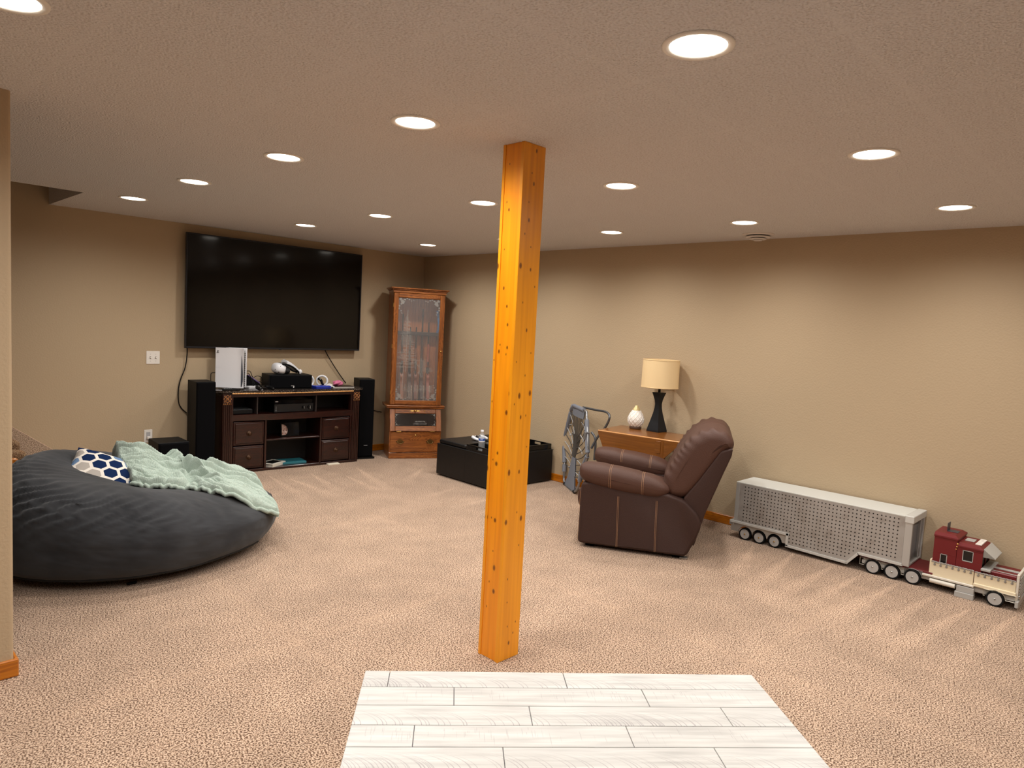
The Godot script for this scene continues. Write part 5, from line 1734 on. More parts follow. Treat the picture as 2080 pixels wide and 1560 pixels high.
	var ruche := func(p: Vector3, o: Vector3) -> Vector3:
		var e := minf(absf(p.z + 0.035), absf(p.z - (W + 0.035)))
		var near := exp(-pow((e - 0.07) / 0.055, 2.0))
		var front := clampf(-o.x * 0.6 + o.y * 0.8, 0.0, 1.0)
		var s := p.x * 0.6 + p.y
		var pleat := sin(s * 105.0 + 2.0 * sin(s * 17.0)) * near * front
		var groove := 0.012 * exp(-pow((p.z - W * 0.5) / 0.02, 2.0)) * front
		var crown := 0.018 * (1.0 - pow((p.z - W * 0.5) / (W * 0.5), 2.0)) * front
		return p + o * (0.0075 * pleat - groove + crown)
	part(t, "back_pillow", G.new().soft(outline, -0.03, W + 0.03, 0.07, 8, 30, ruche), le)
	# welt seam where the pillow meets the side of the back
	var sq := []
	for p in [Vector2(0.72, 0.43), Vector2(0.80, 0.535), Vector2(0.88, 0.655), Vector2(0.945, 0.755), Vector2(0.992, 0.778)]:
		sq.append(Vector3(p.x, p.y, -0.038))
	part(t, "welt", G.new().tube(curve(sq, 5), 0.006, 6), dk)
	var shell := rpoly([Vector2(0.70, 0.42), Vector2(0.79, 0.55), Vector2(0.92, 0.765), Vector2(0.992, 0.79), Vector2(0.99, 0.74), Vector2(0.94, 0.60), Vector2(0.848, 0.33), Vector2(0.79, 0.10), Vector2(0.74, 0.10)], 0.015, 3, 0.03)
	part(t, "back_shell", G.new().soft(shell, -0.03, W + 0.03, 0.012, 3, 6), dk)
	# frame underneath
	part(t, "base_frame", G.new().bx(0.06, 0.70, 0.03, 0.07, W + 0.05, -0.05, 0.004), M["black_matte"])
	for x in [0.08, 0.68]:
		for z in [-0.08, W + 0.08]:
			part(t, "foot", G.new().bx(x - 0.03, x + 0.03, 0.0, 0.03, z - 0.03, z + 0.03, 0.004), M["black_matte"])
	part(t, "floor_glide", G.new().bx(0.70, 0.755, 0.0, 0.012, -0.07, -0.035, 0.003), M["steel"])

# ---------------------------------------------------------------- toy semi truck along the right wall: x runs along the wall, z into the room
const TT := -PI / 2

func scallop(x0: float, x1: float, y0: float, y1: float, wheels: Array, r: float) -> Array:
	var p := [Vector2(x0, y1), Vector2(x0, y0)]
	for w in wheels:
		var hx := sqrt(maxf(0.0, r * r - (y0 - w.y) * (y0 - w.y)))
		var a0 := atan2(y0 - w.y, -hx)
		var a1 := atan2(y0 - w.y, hx)
		if a0 < 0.0:
			a0 += TAU
		for i in 11:
			var a := lerpf(a0, a1, i / 10.0)
			p.append(Vector2(w.x + cos(a) * r, w.y + sin(a) * r))
	p.append(Vector2(x1, y0))
	p.append(Vector2(x1, y1))
	return p

func toy_wheel(t: Node3D, x: float, y: float, r: float, z0: float, z1: float, sgn: float, screw: Material) -> void:
	var rubber := mat("toy_tyre", c8(20, 20, 21), 0.7, 0.3)
	var xf := Transform3D(Basis(Vector3.RIGHT, PI / 2 * sgn), Vector3(x, y, z0))
	var d := absf(z1 - z0)
	var p := part(t, "wheel", G.new().lathe([Vector2(0, 0), Vector2(r * 0.95, 0), Vector2(r, 0.004), Vector2(r, d - 0.004), Vector2(r * 0.95, d), Vector2(r * 0.8, d), Vector2(r * 0.78, d - 0.003), Vector2(0, d - 0.003)], 30, xf, false), rubber)
	part(p, "hub_disc", G.new().lathe([Vector2(r * 0.79, d - 0.003), Vector2(r * 0.77, d - 0.0005), Vector2(0, d - 0.0005)], 28, xf, false), mat("hub_grey", c8(180, 177, 174), 0.6))
	part(p, "axle_screw", G.new().lathe([Vector2(0.0055, d), Vector2(0.005, d + 0.003), Vector2(0, d + 0.004)], 12, xf), screw)

func trailer() -> void:
	var t := thing("toy_trailer", "silver-painted wooden toy trailer with pegboard sides along the right wall", "toy trailer", Vector3(-0.165, 0, 4.30), TT)
	var sv := mat("silver_paint", c8(184, 182, 178), 0.42, 0.5, 0.25)
	var svl := mat("silver_paint_light", c8(204, 204, 200), 0.45, 0.5, 0.15)
	var pb := mat("pegboard_silver", c8(176, 172, 168), 0.5, 0.5, 0.2)
	pb.albedo_texture = ntex(61, 0.012, 4, 512, [[0.0, c8(216, 210, 204)], [0.4, c8(244, 242, 240)], [1.0, c8(255, 255, 255)]])
	tri_world(pb, 1.3)
	var hw := 0.145
	var out := [Vector2(0.03, 0.122), Vector2(0.412, 0.122), Vector2(0.412, 0.046), Vector2(0.835, 0.036), Vector2(0.90, 0.118), Vector2(1.165, 0.114), Vector2(1.165, 0.424), Vector2(0.03, 0.424)]
	for s in [1.0, -1.0]:
		var z0: float = s * (hw - 0.006)
		var z1: float = s * hw
		part(t, "pegboard_side", G.new().prism(out, minf(z0, z1), maxf(z0, z1)), pb)
	# peg holes: small dark wells in the camera side (more than 300, one part)
	var hole := G.new()
	hole.lathe([Vector2(0.0044, -0.0006), Vector2(0.0044, 0.0006), Vector2(0.0, 0.0006)], 8)
	var mm := MultiMesh.new()
	mm.transform_format = MultiMesh.TRANSFORM_3D
	mm.mesh = hole.done()
	var spots: Array[Transform3D] = []
	for i in 44:
		for j in 15:
			var x := 0.048 + i * 0.0256
			var y := 0.405 - j * 0.0256
			if Geometry2D.is_point_in_polygon(Vector2(x, y - 0.022), PackedVector2Array(out)) and Geometry2D.is_point_in_polygon(Vector2(x + 0.02, y - 0.014), PackedVector2Array(out)) and Geometry2D.is_point_in_polygon(Vector2(x - 0.02, y - 0.014), PackedVector2Array(out)):
				spots.append(Transform3D(Basis(Vector3.RIGHT, PI / 2), Vector3(x, y, hw)))
	mm.instance_count = spots.size()
	for i in spots.size():
		mm.set_instance_transform(i, spots[i])
	var mi := MultiMeshInstance3D.new()
	mi.name = "peg_holes"
	mi.multimesh = mm
	mi.material_override = mat("peg_hole_dark", c8(36, 33, 31), 0.9, 0.1)
	mi.set_meta("kind", "stuff")
	t.add_child(mi)
	# edge rails along the lower outline
	var rail := func(a: Vector2, b: Vector2, w: float) -> void:
		var d := (b - a).normalized()
		var n := Vector2(-d.y, d.x)
		part(t, "edge_rail", G.new().prism([a - d * 0.003, b + d * 0.003, b + d * 0.003 + n * w, a - d * 0.003 + n * w], hw, hw + 0.008), svl)
	rail.call(Vector2(-0.02, 0.118), Vector2(0.425, 0.118), 0.016)
	rail.call(Vector2(0.425, 0.044), Vector2(0.425, 0.13), 0.016)
	rail.call(Vector2(0.412, 0.034), Vector2(0.835, 0.024), 0.016)
	rail.call(Vector2(0.835, 0.024), Vector2(0.905, 0.108), 0.016)
	rail.call(Vector2(0.900, 0.108), Vector2(1.168, 0.104), 0.016)
	# roof, floor, corner posts, front frame with a recessed panel
	var roof := mat("roof_grey_white", c8(206, 206, 200), 0.6)
	part(t, "roof", G.new().bx(0.0, 1.16, 0.424, 0.434, -hw, hw, 0.002, 0), roof)
	part(t, "floor_board", G.new().bx(0.03, 1.165, 0.122, 0.134, -hw + 0.006, hw - 0.006, 0.0, 0), sv)
	part(t, "belly_board", G.new().bx(0.418, 0.83, 0.046, 0.058, -hw + 0.006, hw - 0.006, 0.0, 0), sv)
	for z in [hw - 0.02, -hw]:
		part(t, "rear_post", G.new().bx(0.0, 0.03, 0.118, 0.424, z, z + 0.02, 0.002), sv)
		part(t, "front_post", G.new().bx(1.165, 1.208, 0.108, 0.424, z + (0.008 if z > 0 else -0.0), z + 0.02 + (0.008 if z > 0 else 0.0), 0.002), sv)
	part(t, "rear_panel", G.new().bx(0.004, 0.012, 0.122, 0.424, -hw + 0.02, hw - 0.02, 0.0), sv)
	part(t, "front_header", G.new().bx(1.162, 1.214, 0.392, 0.438, -hw - 0.002, hw + 0.011, 0.003), svl)
	part(t, "front_panel", G.new().bx(1.168, 1.176, 0.12, 0.392, -hw + 0.02, hw - 0.012, 0.0), mat("front_panel_grey", c8(150, 150, 152), 0.45, 0.5, 0.2))
	part(t, "front_rod", G.new().cyl(Vector3(1.196, 0.125, -hw + 0.05), Vector3(1.196, 0.392, -hw + 0.05), 0.005, 10), sv)
	part(t, "front_sill", G.new().bx(1.165, 1.205, 0.108, 0.12, -hw + 0.02, hw - 0.012, 0.001), sv)
	# rear wheels under a scalloped fender
	var wx := [Vector2(0.094, 0.046), Vector2(0.205, 0.046), Vector2(0.322, 0.046)]
	var fen := scallop(-0.02, 0.412, 0.052, 0.118, wx, 0.056)
	for s in [1.0, -1.0]:
		part(t, "wheel_fender", G.new().prism(fen, s * 0.125 if s > 0 else -0.137, 0.137 if s > 0 else -0.125), sv)
		for w in wx:
			toy_wheel(t, w.x, w.y, 0.046, s * 0.108, s * 0.142, s, M["brass"])
	part(t, "tow_bar", G.new().bx(-0.036, 0.0, 0.095, 0.13, -0.12, 0.14, 0.003), sv)
	part(t, "fifth_wheel_pin", G.new().cyl(Vector3(1.02, 0.104, 0), Vector3(1.02, 0.124, 0), 0.03, 14), sv)

func tractor() -> void:
	var t := thing("toy_truck", "red and cream wooden toy semi truck in front of the silver trailer", "toy truck", Vector3(-0.165, 0, 5.20), TT)
	var red := mat("toy_red", c8(108, 18, 24), 0.45)
	var dred := mat("toy_red_deck", c8(104, 26, 30), 0.5)
	var cream := mat("toy_cream", c8(232, 218, 188), 0.5)
	var white := mat("toy_white", c8(222, 216, 204), 0.5)
	var grey := mat("toy_grey", c8(176, 174, 170), 0.5)
	var dark := mat("toy_window", c8(12, 13, 18), 0.25)
	var hw := 0.145
	# deck and frame
	part(t, "deck", G.new().bx(0.015, 0.44, 0.092, 0.104, -hw + 0.01, hw - 0.012, 0.002, 0), dred)
	part(t, "frame_rail", G.new().bx(0.02, 0.87, 0.05, 0.078, hw - 0.045, hw - 0.02, 0.003, 0), grey)
	part(t, "frame_rail", G.new().bx(0.02, 0.87, 0.05, 0.078, -hw + 0.02, -hw + 0.045, 0.003, 0), grey)
	part(t, "cross_board", G.new().bx(0.03, 0.86, 0.078, 0.092, -hw + 0.02, hw - 0.02, 0.001, 0), grey)
	# axle group under the trailer nose
	var wx := [Vector2(0.095, 0.048), Vector2(0.212, 0.048)]
	var w3 := [Vector2(0.332, 0.048)]
	for s in [1.0, -1.0]:
		part(t, "drive_fender", G.new().prism(scallop(0.012, 0.283, 0.046, 0.094, wx, 0.054), 0.128 if s > 0 else -0.142, 0.142 if s > 0 else -0.128), white)
		part(t, "third_fender", G.new().prism(scallop(0.285, 0.385, 0.062, 0.098, w3, 0.054), 0.126 if s > 0 else -0.14, 0.14 if s > 0 else -0.126), grey)
		for w in wx + w3:
			toy_wheel(t, w.x, w.y, 0.048, s * 0.112, s * 0.147, s, M["steel"])
		toy_wheel(t, 0.776, 0.046, 0.046, s * 0.118, s * 0.153, s, M["steel"])
	# sleeper box and cab with chamfered roofs
	var cw := 0.118
	var body := func(x0: float, x1: float, y0: float, y1: float, hole: Array) -> void:
		for s in [1.0, -1.0]:
			var g := G.new()
			var z0: float = cw - 0.008 if s > 0 else -cw
			var z1: float = cw if s > 0 else -cw + 0.008
			g.bx(x0, x1, y0, hole[2], z0, z1, 0.001)
			g.bx(x0, x1, hole[3], y1, z0, z1, 0.001)
			g.bx(x0, hole[0], hole[2], hole[3], z0, z1, 0.0)
			g.bx(hole[1], x1, hole[2], hole[3], z0, z1, 0.0)
			part(t, "cab_side", g, red)
			part(t, "window", G.new().bx(hole[0] - 0.004, hole[1] + 0.004, hole[2] - 0.004, hole[3] + 0.004, (z0 if s > 0 else z1 - 0.0) - (0.006 if s > 0 else -0.001), (z0 if s > 0 else z1) - (0.001 if s > 0 else -0.006), 0.0), dark)
			part(t, "window_frame", G.new().bx(hole[0], hole[1], hole[2], hole[2] + 0.0035, z0, z1 + 0.001 * s, 0.0).bx(hole[0], hole[0] + 0.0035, hole[2], hole[3], z0, z1 + 0.001 * s, 0.0).bx(hole[1] - 0.0035, hole[1], hole[2], hole[3], z0, z1 + 0.001 * s, 0.0).bx(hole[0], hole[1], hole[3] - 0.0035, hole[3], z0, z1 + 0.001 * s, 0.0), grey)
	body.call(0.428, 0.553, 0.09, 0.338, [0.468, 0.506, 0.158, 0.236])
	body.call(0.555, 0.69, 0.09, 0.302, [0.586, 0.642, 0.222, 0.29])
	part(t, "sleeper_back", G.new().bx(0.428, 0.438, 0.09, 0.338, -cw + 0.008, cw - 0.008, 0.0), red)
	part(t, "cab_divider", G.new().bx(0.545, 0.556, 0.09, 0.35, -cw + 0.008, cw - 0.008, 0.0), red)
	var roof := func(x0: float, x1: float, y0: float, y1: float, front_in: float) -> void:
		var g := G.new()
		g.bx(x0 - 0.003, x1 + 0.003, y0, y0 + 0.012, -cw - 0.004, cw + 0.004, 0.002, 0)
		g.flat()
		var i := 0.022
		var a := [Vector3(x0 - 0.003, y0 + 0.012, cw + 0.004), Vector3(x1 + 0.003, y0 + 0.012, cw + 0.004), Vector3(x1 + 0.003, y0 + 0.012, -cw - 0.004), Vector3(x0 - 0.003, y0 + 0.012, -cw - 0.004)]
		var b := [Vector3(x0 - 0.003, y1, cw - i), Vector3(x1 - front_in, y1, cw - i), Vector3(x1 - front_in, y1, -cw + i), Vector3(x0 - 0.003, y1, -cw + i)]
		for k in 4:
			var l := (k + 1) % 4
			var m: Vector3 = (a[k] + a[l] + b[k] + b[l]) * 0.25 - Vector3((x0 + x1) / 2, y0, 0)
			g.quad(a[k], a[l], b[l], b[k], m)
		g.quad(b[0], b[1], b[2], b[3], Vector3.UP)
		part(t, "roof", g, red)
	roof.call(0.428, 0.556, 0.338, 0.366, 0.022)
	roof.call(0.556, 0.69, 0.302, 0.33, 0.028)
	var dfl := G.new()
	dfl.bx(0.475, 0.535, 0.366, 0.369, -0.03, 0.035, 0.0005)
	dfl.bx(0.475, 0.479, 0.369, 0.418, -0.03, 0.035, 0.0005)
	part(t, "wind_deflector", dfl, mat("deflector_grey", c8(58, 58, 66), 0.4))
	part(t, "roof_hatch", G.new().bx(0.575, 0.625, 0.33, 0.334, -0.045, 0.03, 0.001), grey)
	for k in 5:
		part(t, "marker_lamp", G.new().bx(0.638, 0.672, 0.328, 0.335, -0.088 + k * 0.036, -0.070 + k * 0.036, 0.002), mat("marker_white", c8(240, 232, 222), 0.4))
	for k in 3:
		part(t, "side_stud", G.new().ball(Vector3(0.556 - 0.003 * k, 0.318 - k * 0.017, cw + 0.001), Vector3(0.006 - 0.001 * k, 0.006 - 0.001 * k, 0.004), 8, 6), M["brass"])
	# windscreen opening, visor and dash ledge
	part(t, "windscreen", G.new().bx(0.674, 0.684, 0.20, 0.302, -cw + 0.008, cw - 0.008, 0.0), dark)
	part(t, "screen_post", G.new().bx(0.682, 0.69, 0.20, 0.302, -0.006, 0.006, 0.001), red)
	var vis := G.new()
	vis.flat()
	var va := [Vector3(0.692, 0.318, cw), Vector3(0.692, 0.318, -cw), Vector3(0.752, 0.27, -cw + 0.012), Vector3(0.752, 0.27, cw - 0.012)]
	for k in [1.0, -1.0]:
		var off := Vector3(0, 0.0025 * k, 0)
		vis.quad(va[0] + off, va[1] + off, va[2] + off, va[3] + off, Vector3(0.5, 1, 0) * k)
	for k in 4:
		var l := (k + 1) % 4
		vis.quad(va[k] + Vector3(0, 0.0025, 0), va[l] + Vector3(0, 0.0025, 0), va[l] - Vector3(0, 0.0025, 0), va[k] - Vector3(0, 0.0025, 0), (va[k] + va[l]) * 0.5 - Vector3(0.72, 0.294, 0))
	vis.tri(va[0], va[3], Vector3(0.692, 0.272, cw), Vector3(0, 0, 1))
	vis.tri(va[0], va[3], Vector3(0.692, 0.272, cw), Vector3(0, 0, -1))
	part(t, "sun_visor", vis, mat("visor_grey", c8(188, 186, 180), 0.5))
	part(t, "dash_ledge", G.new().bx(0.688, 0.738, 0.19, 0.204, -cw - 0.004, cw + 0.012, 0.002), grey)
	# bonnet, grille and bumper
	part(t, "bonnet", G.new().bx(0.69, 0.868, 0.09, 0.196, -0.10, 0.10, 0.006, 0), red)
	part(t, "bonnet_strip", G.new().bx(0.70, 0.868, 0.196, 0.2, -0.02, 0.02, 0.001).bx(0.70, 0.868, 0.196, 0.1985, 0.07, 0.082, 0.001), grey)
	part(t, "grille_board", G.new().bx(0.868, 0.882, 0.056, 0.214, -0.125, 0.125, 0.002), white)
	for k in 7:
		part(t, "grille_bar", G.new().bx(0.882, 0.888, 0.075 + k * 0.0185, 0.085 + k * 0.0185, -0.11, 0.11, 0.001), grey)
	for z in [0.095, -0.095]:
		part(t, "headlamp", G.new().lathe([Vector2(0.016, 0), Vector2(0.016, 0.006), Vector2(0.012, 0.01), Vector2(0, 0.011)], 16, Transform3D(Basis(Vector3.BACK, -PI / 2), Vector3(0.882, 0.075, z))), M["steel"])
	part(t, "bumper", G.new().bx(0.874, 0.892, 0.022, 0.062, -0.15, 0.15, 0.003), grey)
	# cream skirts with a scalloped ribbon
	for s in [1.0, -1.0]:
		var za: float = 0.118 if s > 0 else -0.13
		var zb: float = 0.13 if s > 0 else -0.118
		part(t, "side_skirt", G.new().bx(0.425, 0.656, 0.09, 0.172, za, zb, 0.002), cream)
		part(t, "side_skirt", G.new().bx(0.66, 0.868, 0.105, 0.168, za, zb, 0.002), cream)
		part(t, "skirt_sill", G.new().bx(0.66, 0.874, 0.088, 0.107, za, zb + 0.012 * s if s > 0 else zb, 0.002), cream)
		part(t, "running_board", G.new().bx(0.385, 0.664, 0.078, 0.09, za, zb + (0.016 if s > 0 else 0.0), 0.002), white)
		part(t, "front_fender", G.new().prism(scallop(0.715, 0.878, 0.05, 0.09, [Vector2(0.776, 0.046)], 0.052), 0.132 if s > 0 else -0.148, 0.148 if s > 0 else -0.132), white)
		part(t, "fuel_tank", G.new().cyl(Vector3(0.43, 0.058, s * 0.138), Vector3(0.568, 0.058, s * 0.138), 0.0145, 14), white)
		part(t, "step_box", G.new().bx(0.576, 0.668, 0.034, 0.072, s * 0.108, s * 0.146, 0.002).bx(0.57, 0.67, 0.0, 0.034, s * 0.108, s * 0.154, 0.002), grey)
	part(t, "skirt_corner", G.new().bx(0.418, 0.428, 0.088, 0.19, -0.118, 0.131, 0.002), cream)
	var rib := mat("ribbon_grey", c8(150, 146, 140), 0.55)
	var wave := func(x0: float, x1: float, y: float) -> void:
		var n := int(round((x1 - x0) / 0.034))
		var step := (x1 - x0) / n
		for k in n:
			var q := []
			for i in 13:
				var u := i / 12.0
				var bump := 0.008 * sin(PI * u) - 0.020 * exp(-pow((u - 0.5) / 0.16, 2.0))
				q.append(Vector3(x0 + step * (k + u) + 0.006 * sin(TAU * u), y + bump + 0.006 * absf(cos(PI * u)), 0.1325))
			part(t, "ribbon_scallop", G.new().tube(q, 0.0042, 6), rib)
			part(t, "ribbon_scallop", G.new().ball(Vector3(x0 + step * (k + 0.5), y - 0.011, 0.132), Vector3(0.007, 0.006, 0.003), 8, 6), rib)
	wave.call(0.43, 0.656, 0.172)
	wave.call(0.662, 0.866, 0.168)

# ---------------------------------------------------------------- bean bag, cushion, blanket
const BC := Vector3(-3.77, 0, 1.97)

func bag_top(x: float, z: float) -> float:       # resting height of the upper side
	var s := (x - BC.x) * 0.89 + (z - BC.z) * 0.454       # across the view, left to right
	var d := -(x - BC.x) * 0.454 + (z - BC.z) * 0.89      # towards the camera
	var h := 0.485 - 0.165 * s - 0.09 * maxf(0.0, s) * maxf(0.0, s)
	h -= 0.10 * exp(-(pow((s - 0.05) / 0.42, 2.0) + pow((d + 0.05) / 0.32, 2.0)))
	h += 0.05 * exp(-(pow((s + 0.62) / 0.25, 2.0) + pow((d + 0.1) / 0.5, 2.0)))
	return h

func bean_bag() -> void:
	var R := 0.84
	var nz := noise(17, 1.4, 3)
	var suede := mat("charcoal_suede", Color.WHITE, 0.85, 0.15)
	suede.albedo_texture = ntex(171, 0.006, 4, 512, [[0.0, c8(38, 39, 42)], [0.42, c8(52, 53, 56)], [0.6, c8(57, 58, 61)], [1.0, c8(65, 66, 69)]])
	suede.rim_enabled = true
	suede.rim = 0.35
	suede.rim_tint = 0.6
	tri_world(suede, 0.8)
	var shape := func(u: float, v: float) -> Vector3:
		var a := TAU * u
		var b := PI * (v - 0.5)              # -pi/2 underside, 0 belly, pi/2 top
		var cb := cos(b)
		var sb := sin(b)
		var rad := R * pow(maxf(cb, 0.0), 0.42 if b > 0.0 else 0.30)
		rad *= 1.0 + 0.04 * cos(2.0 * (a - 2.4)) + 0.015 * sin(3.0 * a)
		var x := BC.x + cos(a) * rad
		var z := BC.z + sin(a) * rad
		var mid := 0.215
		var y: float
		if b > 0.0:
			y = mid + (bag_top(x, z) - mid) * pow(sb, 0.85)
		else:
			y = mid - mid * pow(-sb, 0.75)
		# gathers running from the rim over the shoulder, strongest on the left front
		var s := (x - BC.x) * 0.89 + (z - BC.z) * 0.454
		var d := -(x - BC.x) * 0.454 + (z - BC.z) * 0.89
		var left := clampf(0.55 - s * 0.9, 0.0, 1.0)
		var shoulder := exp(-pow((b - 0.75) / 0.42, 2.0)) * clampf(d * 3.0 + 0.6, 0.0, 1.0)
		var wr := absf(fmod(absf(a * 15.0 + 8.0 * b + 1.2 * nz.get_noise_2d(a * 1.2, b * 1.5)), 2.0) - 1.0)
		var fold := (0.5 - pow(wr, 0.7)) * 0.032 * shoulder * left
		var soft := 0.018 * nz.get_noise_3d(x * 1.2, y * 2.0, z * 1.2) + 0.004 * nz.get_noise_3d(x * 6.0, y * 14.0, z * 6.0)
		var n := Vector3(cos(a) * cb, sb * 0.8 + 0.2, sin(a) * cb)
		var k := 1.0 if b > -0.9 else 0.0
		return Vector3(x, maxf(y, 0.0), z) + n * (fold + soft) * k
	var t := thing("bean_bag", "huge charcoal grey suede bean bag lounger on the carpet at the left", "bean bag", Vector3.ZERO)
	var g := G.new()
	g.surf(260, 120, func(u: float, v: float) -> Vector3:
		var p: Vector3 = shape.call(u, v)
		return Vector3(p.x, maxf(p.y, 0.0), p.z), BC + Vector3(0, 0.25, 0))
	part(t, "cover", g, suede)
	# zipper seam low on the front, with its pull tab
	var q := []
	for i in 40:
		var p: Vector3 = shape.call(lerpf(0.13, 0.45, i / 39.0), 0.285)
		var o := Vector3(p.x - BC.x, 0, p.z - BC.z).normalized()
		q.append(p + o * 0.004)
	part(t, "seam", G.new().tube(q, 0.006, 6), mat("seam_black", c8(22, 22, 23), 0.8))
	var zp := on_floor_front()
	part(t, "zipper_pull", G.new().box(zp, Vector3(0.05, 0.012, 0.016), 0.003, Transform3D.IDENTITY), M["black_matte"])
	part(t, "side_seam", G.new().tube(seam_line(shape), 0.0035, 5), mat("seam_grey", c8(40, 40, 42), 0.8))
	cushion()
	blanket()

func on_floor_front() -> Vector3:
	return Vector3(-4.03, 0.012, 2.66)

func seam_line(shape) -> Array:
	var q := []
	for i in 30:
		var p: Vector3 = shape.call(lerpf(0.02, 0.12, i / 29.0), 0.58)
		var o := Vector3(p.x - BC.x, 0.15, p.z - BC.z).normalized()
		q.append(p + o * 0.001)
	return q

func cushion() -> void:
	# square throw cushion, hexagon print on the face and navy behind, tipped into the hollow of the bag
	var w := 512
	var im := Image.create(w, w, false, Image.FORMAT_RGB8)
	im.fill(c8(222, 214, 204))
	var cols := [c8(24, 40, 74), c8(24, 40, 74), c8(168, 160, 152), c8(24, 40, 74), c8(104, 128, 160)]
	var hx := 66.0
	var k := 0
	for row in 12:
		for col in 10:
			var cx := col * hx * 1.5 + 14.0
			var cy := row * hx * 0.866 + (hx * 0.433 if col % 2 == 1 else 0.0)
			if row % 2 == 1:
				continue
			cy = (row / 2) * hx * 1.732 + (hx * 0.866 if col % 2 == 1 else 0.0)
			var c: Color = cols[(row / 2 * 2 + col * 3) % 5]
			for y in range(maxi(0, int(cy - hx)), mini(w, int(cy + hx))):
				for x in range(maxi(0, int(cx - hx)), mini(w, int(cx + hx))):
					var dx := absf(x - cx)
					var dy := absf(y - cy)
					var e := maxf(dy / 0.866, dx + dy * 0.57735)
					if e < hx * 0.80:
						im.set_pixel(x, y, c)
	var face := mat("hexagon_print", Color.WHITE, 0.9, 0.1)
	face.albedo_texture = ImageTexture.create_from_image(im)
	var navy := mat("navy_cloth", c8(24, 34, 62), 0.9, 0.1)
	var t := thing("throw_cushion", "throw cushion with navy, grey and white hexagons sunk into the bean bag", "cushion", Vector3(-3.97, 0.44, 1.88))
	var b := Basis(Vector3.UP, -0.45) * Basis(Vector3.BACK, -0.34) * Basis(Vector3.RIGHT, 0.42)
	for s in [1.0, -1.0]:
		var g := G.new()
		g.surf(30, 30, func(u: float, v: float) -> Vector3:
			var x := (u - 0.5) * 0.42
			var y := (v - 0.5) * 0.45
			var ex := 1.0 - pow(absf(2.0 * u - 1.0), 2.4)
			var ey := 1.0 - pow(absf(2.0 * v - 1.0), 2.4)
			var pin := 1.0 - 0.10 * (1.0 - pow(absf(2.0 * v - 1.0), 2.0)) * pow(absf(2.0 * u - 1.0), 2.0)
			var pin2 := 1.0 - 0.10 * (1.0 - pow(absf(2.0 * u - 1.0), 2.0)) * pow(absf(2.0 * v - 1.0), 2.0)
			return b * Vector3(x * pin, s * 0.078 * pow(maxf(ex * ey, 0.0), 0.45), y * pin2), b * Vector3(0, s, 0), true)
		part(t, "printed_face" if s > 0 else "navy_back", g, face if s > 0 else navy)

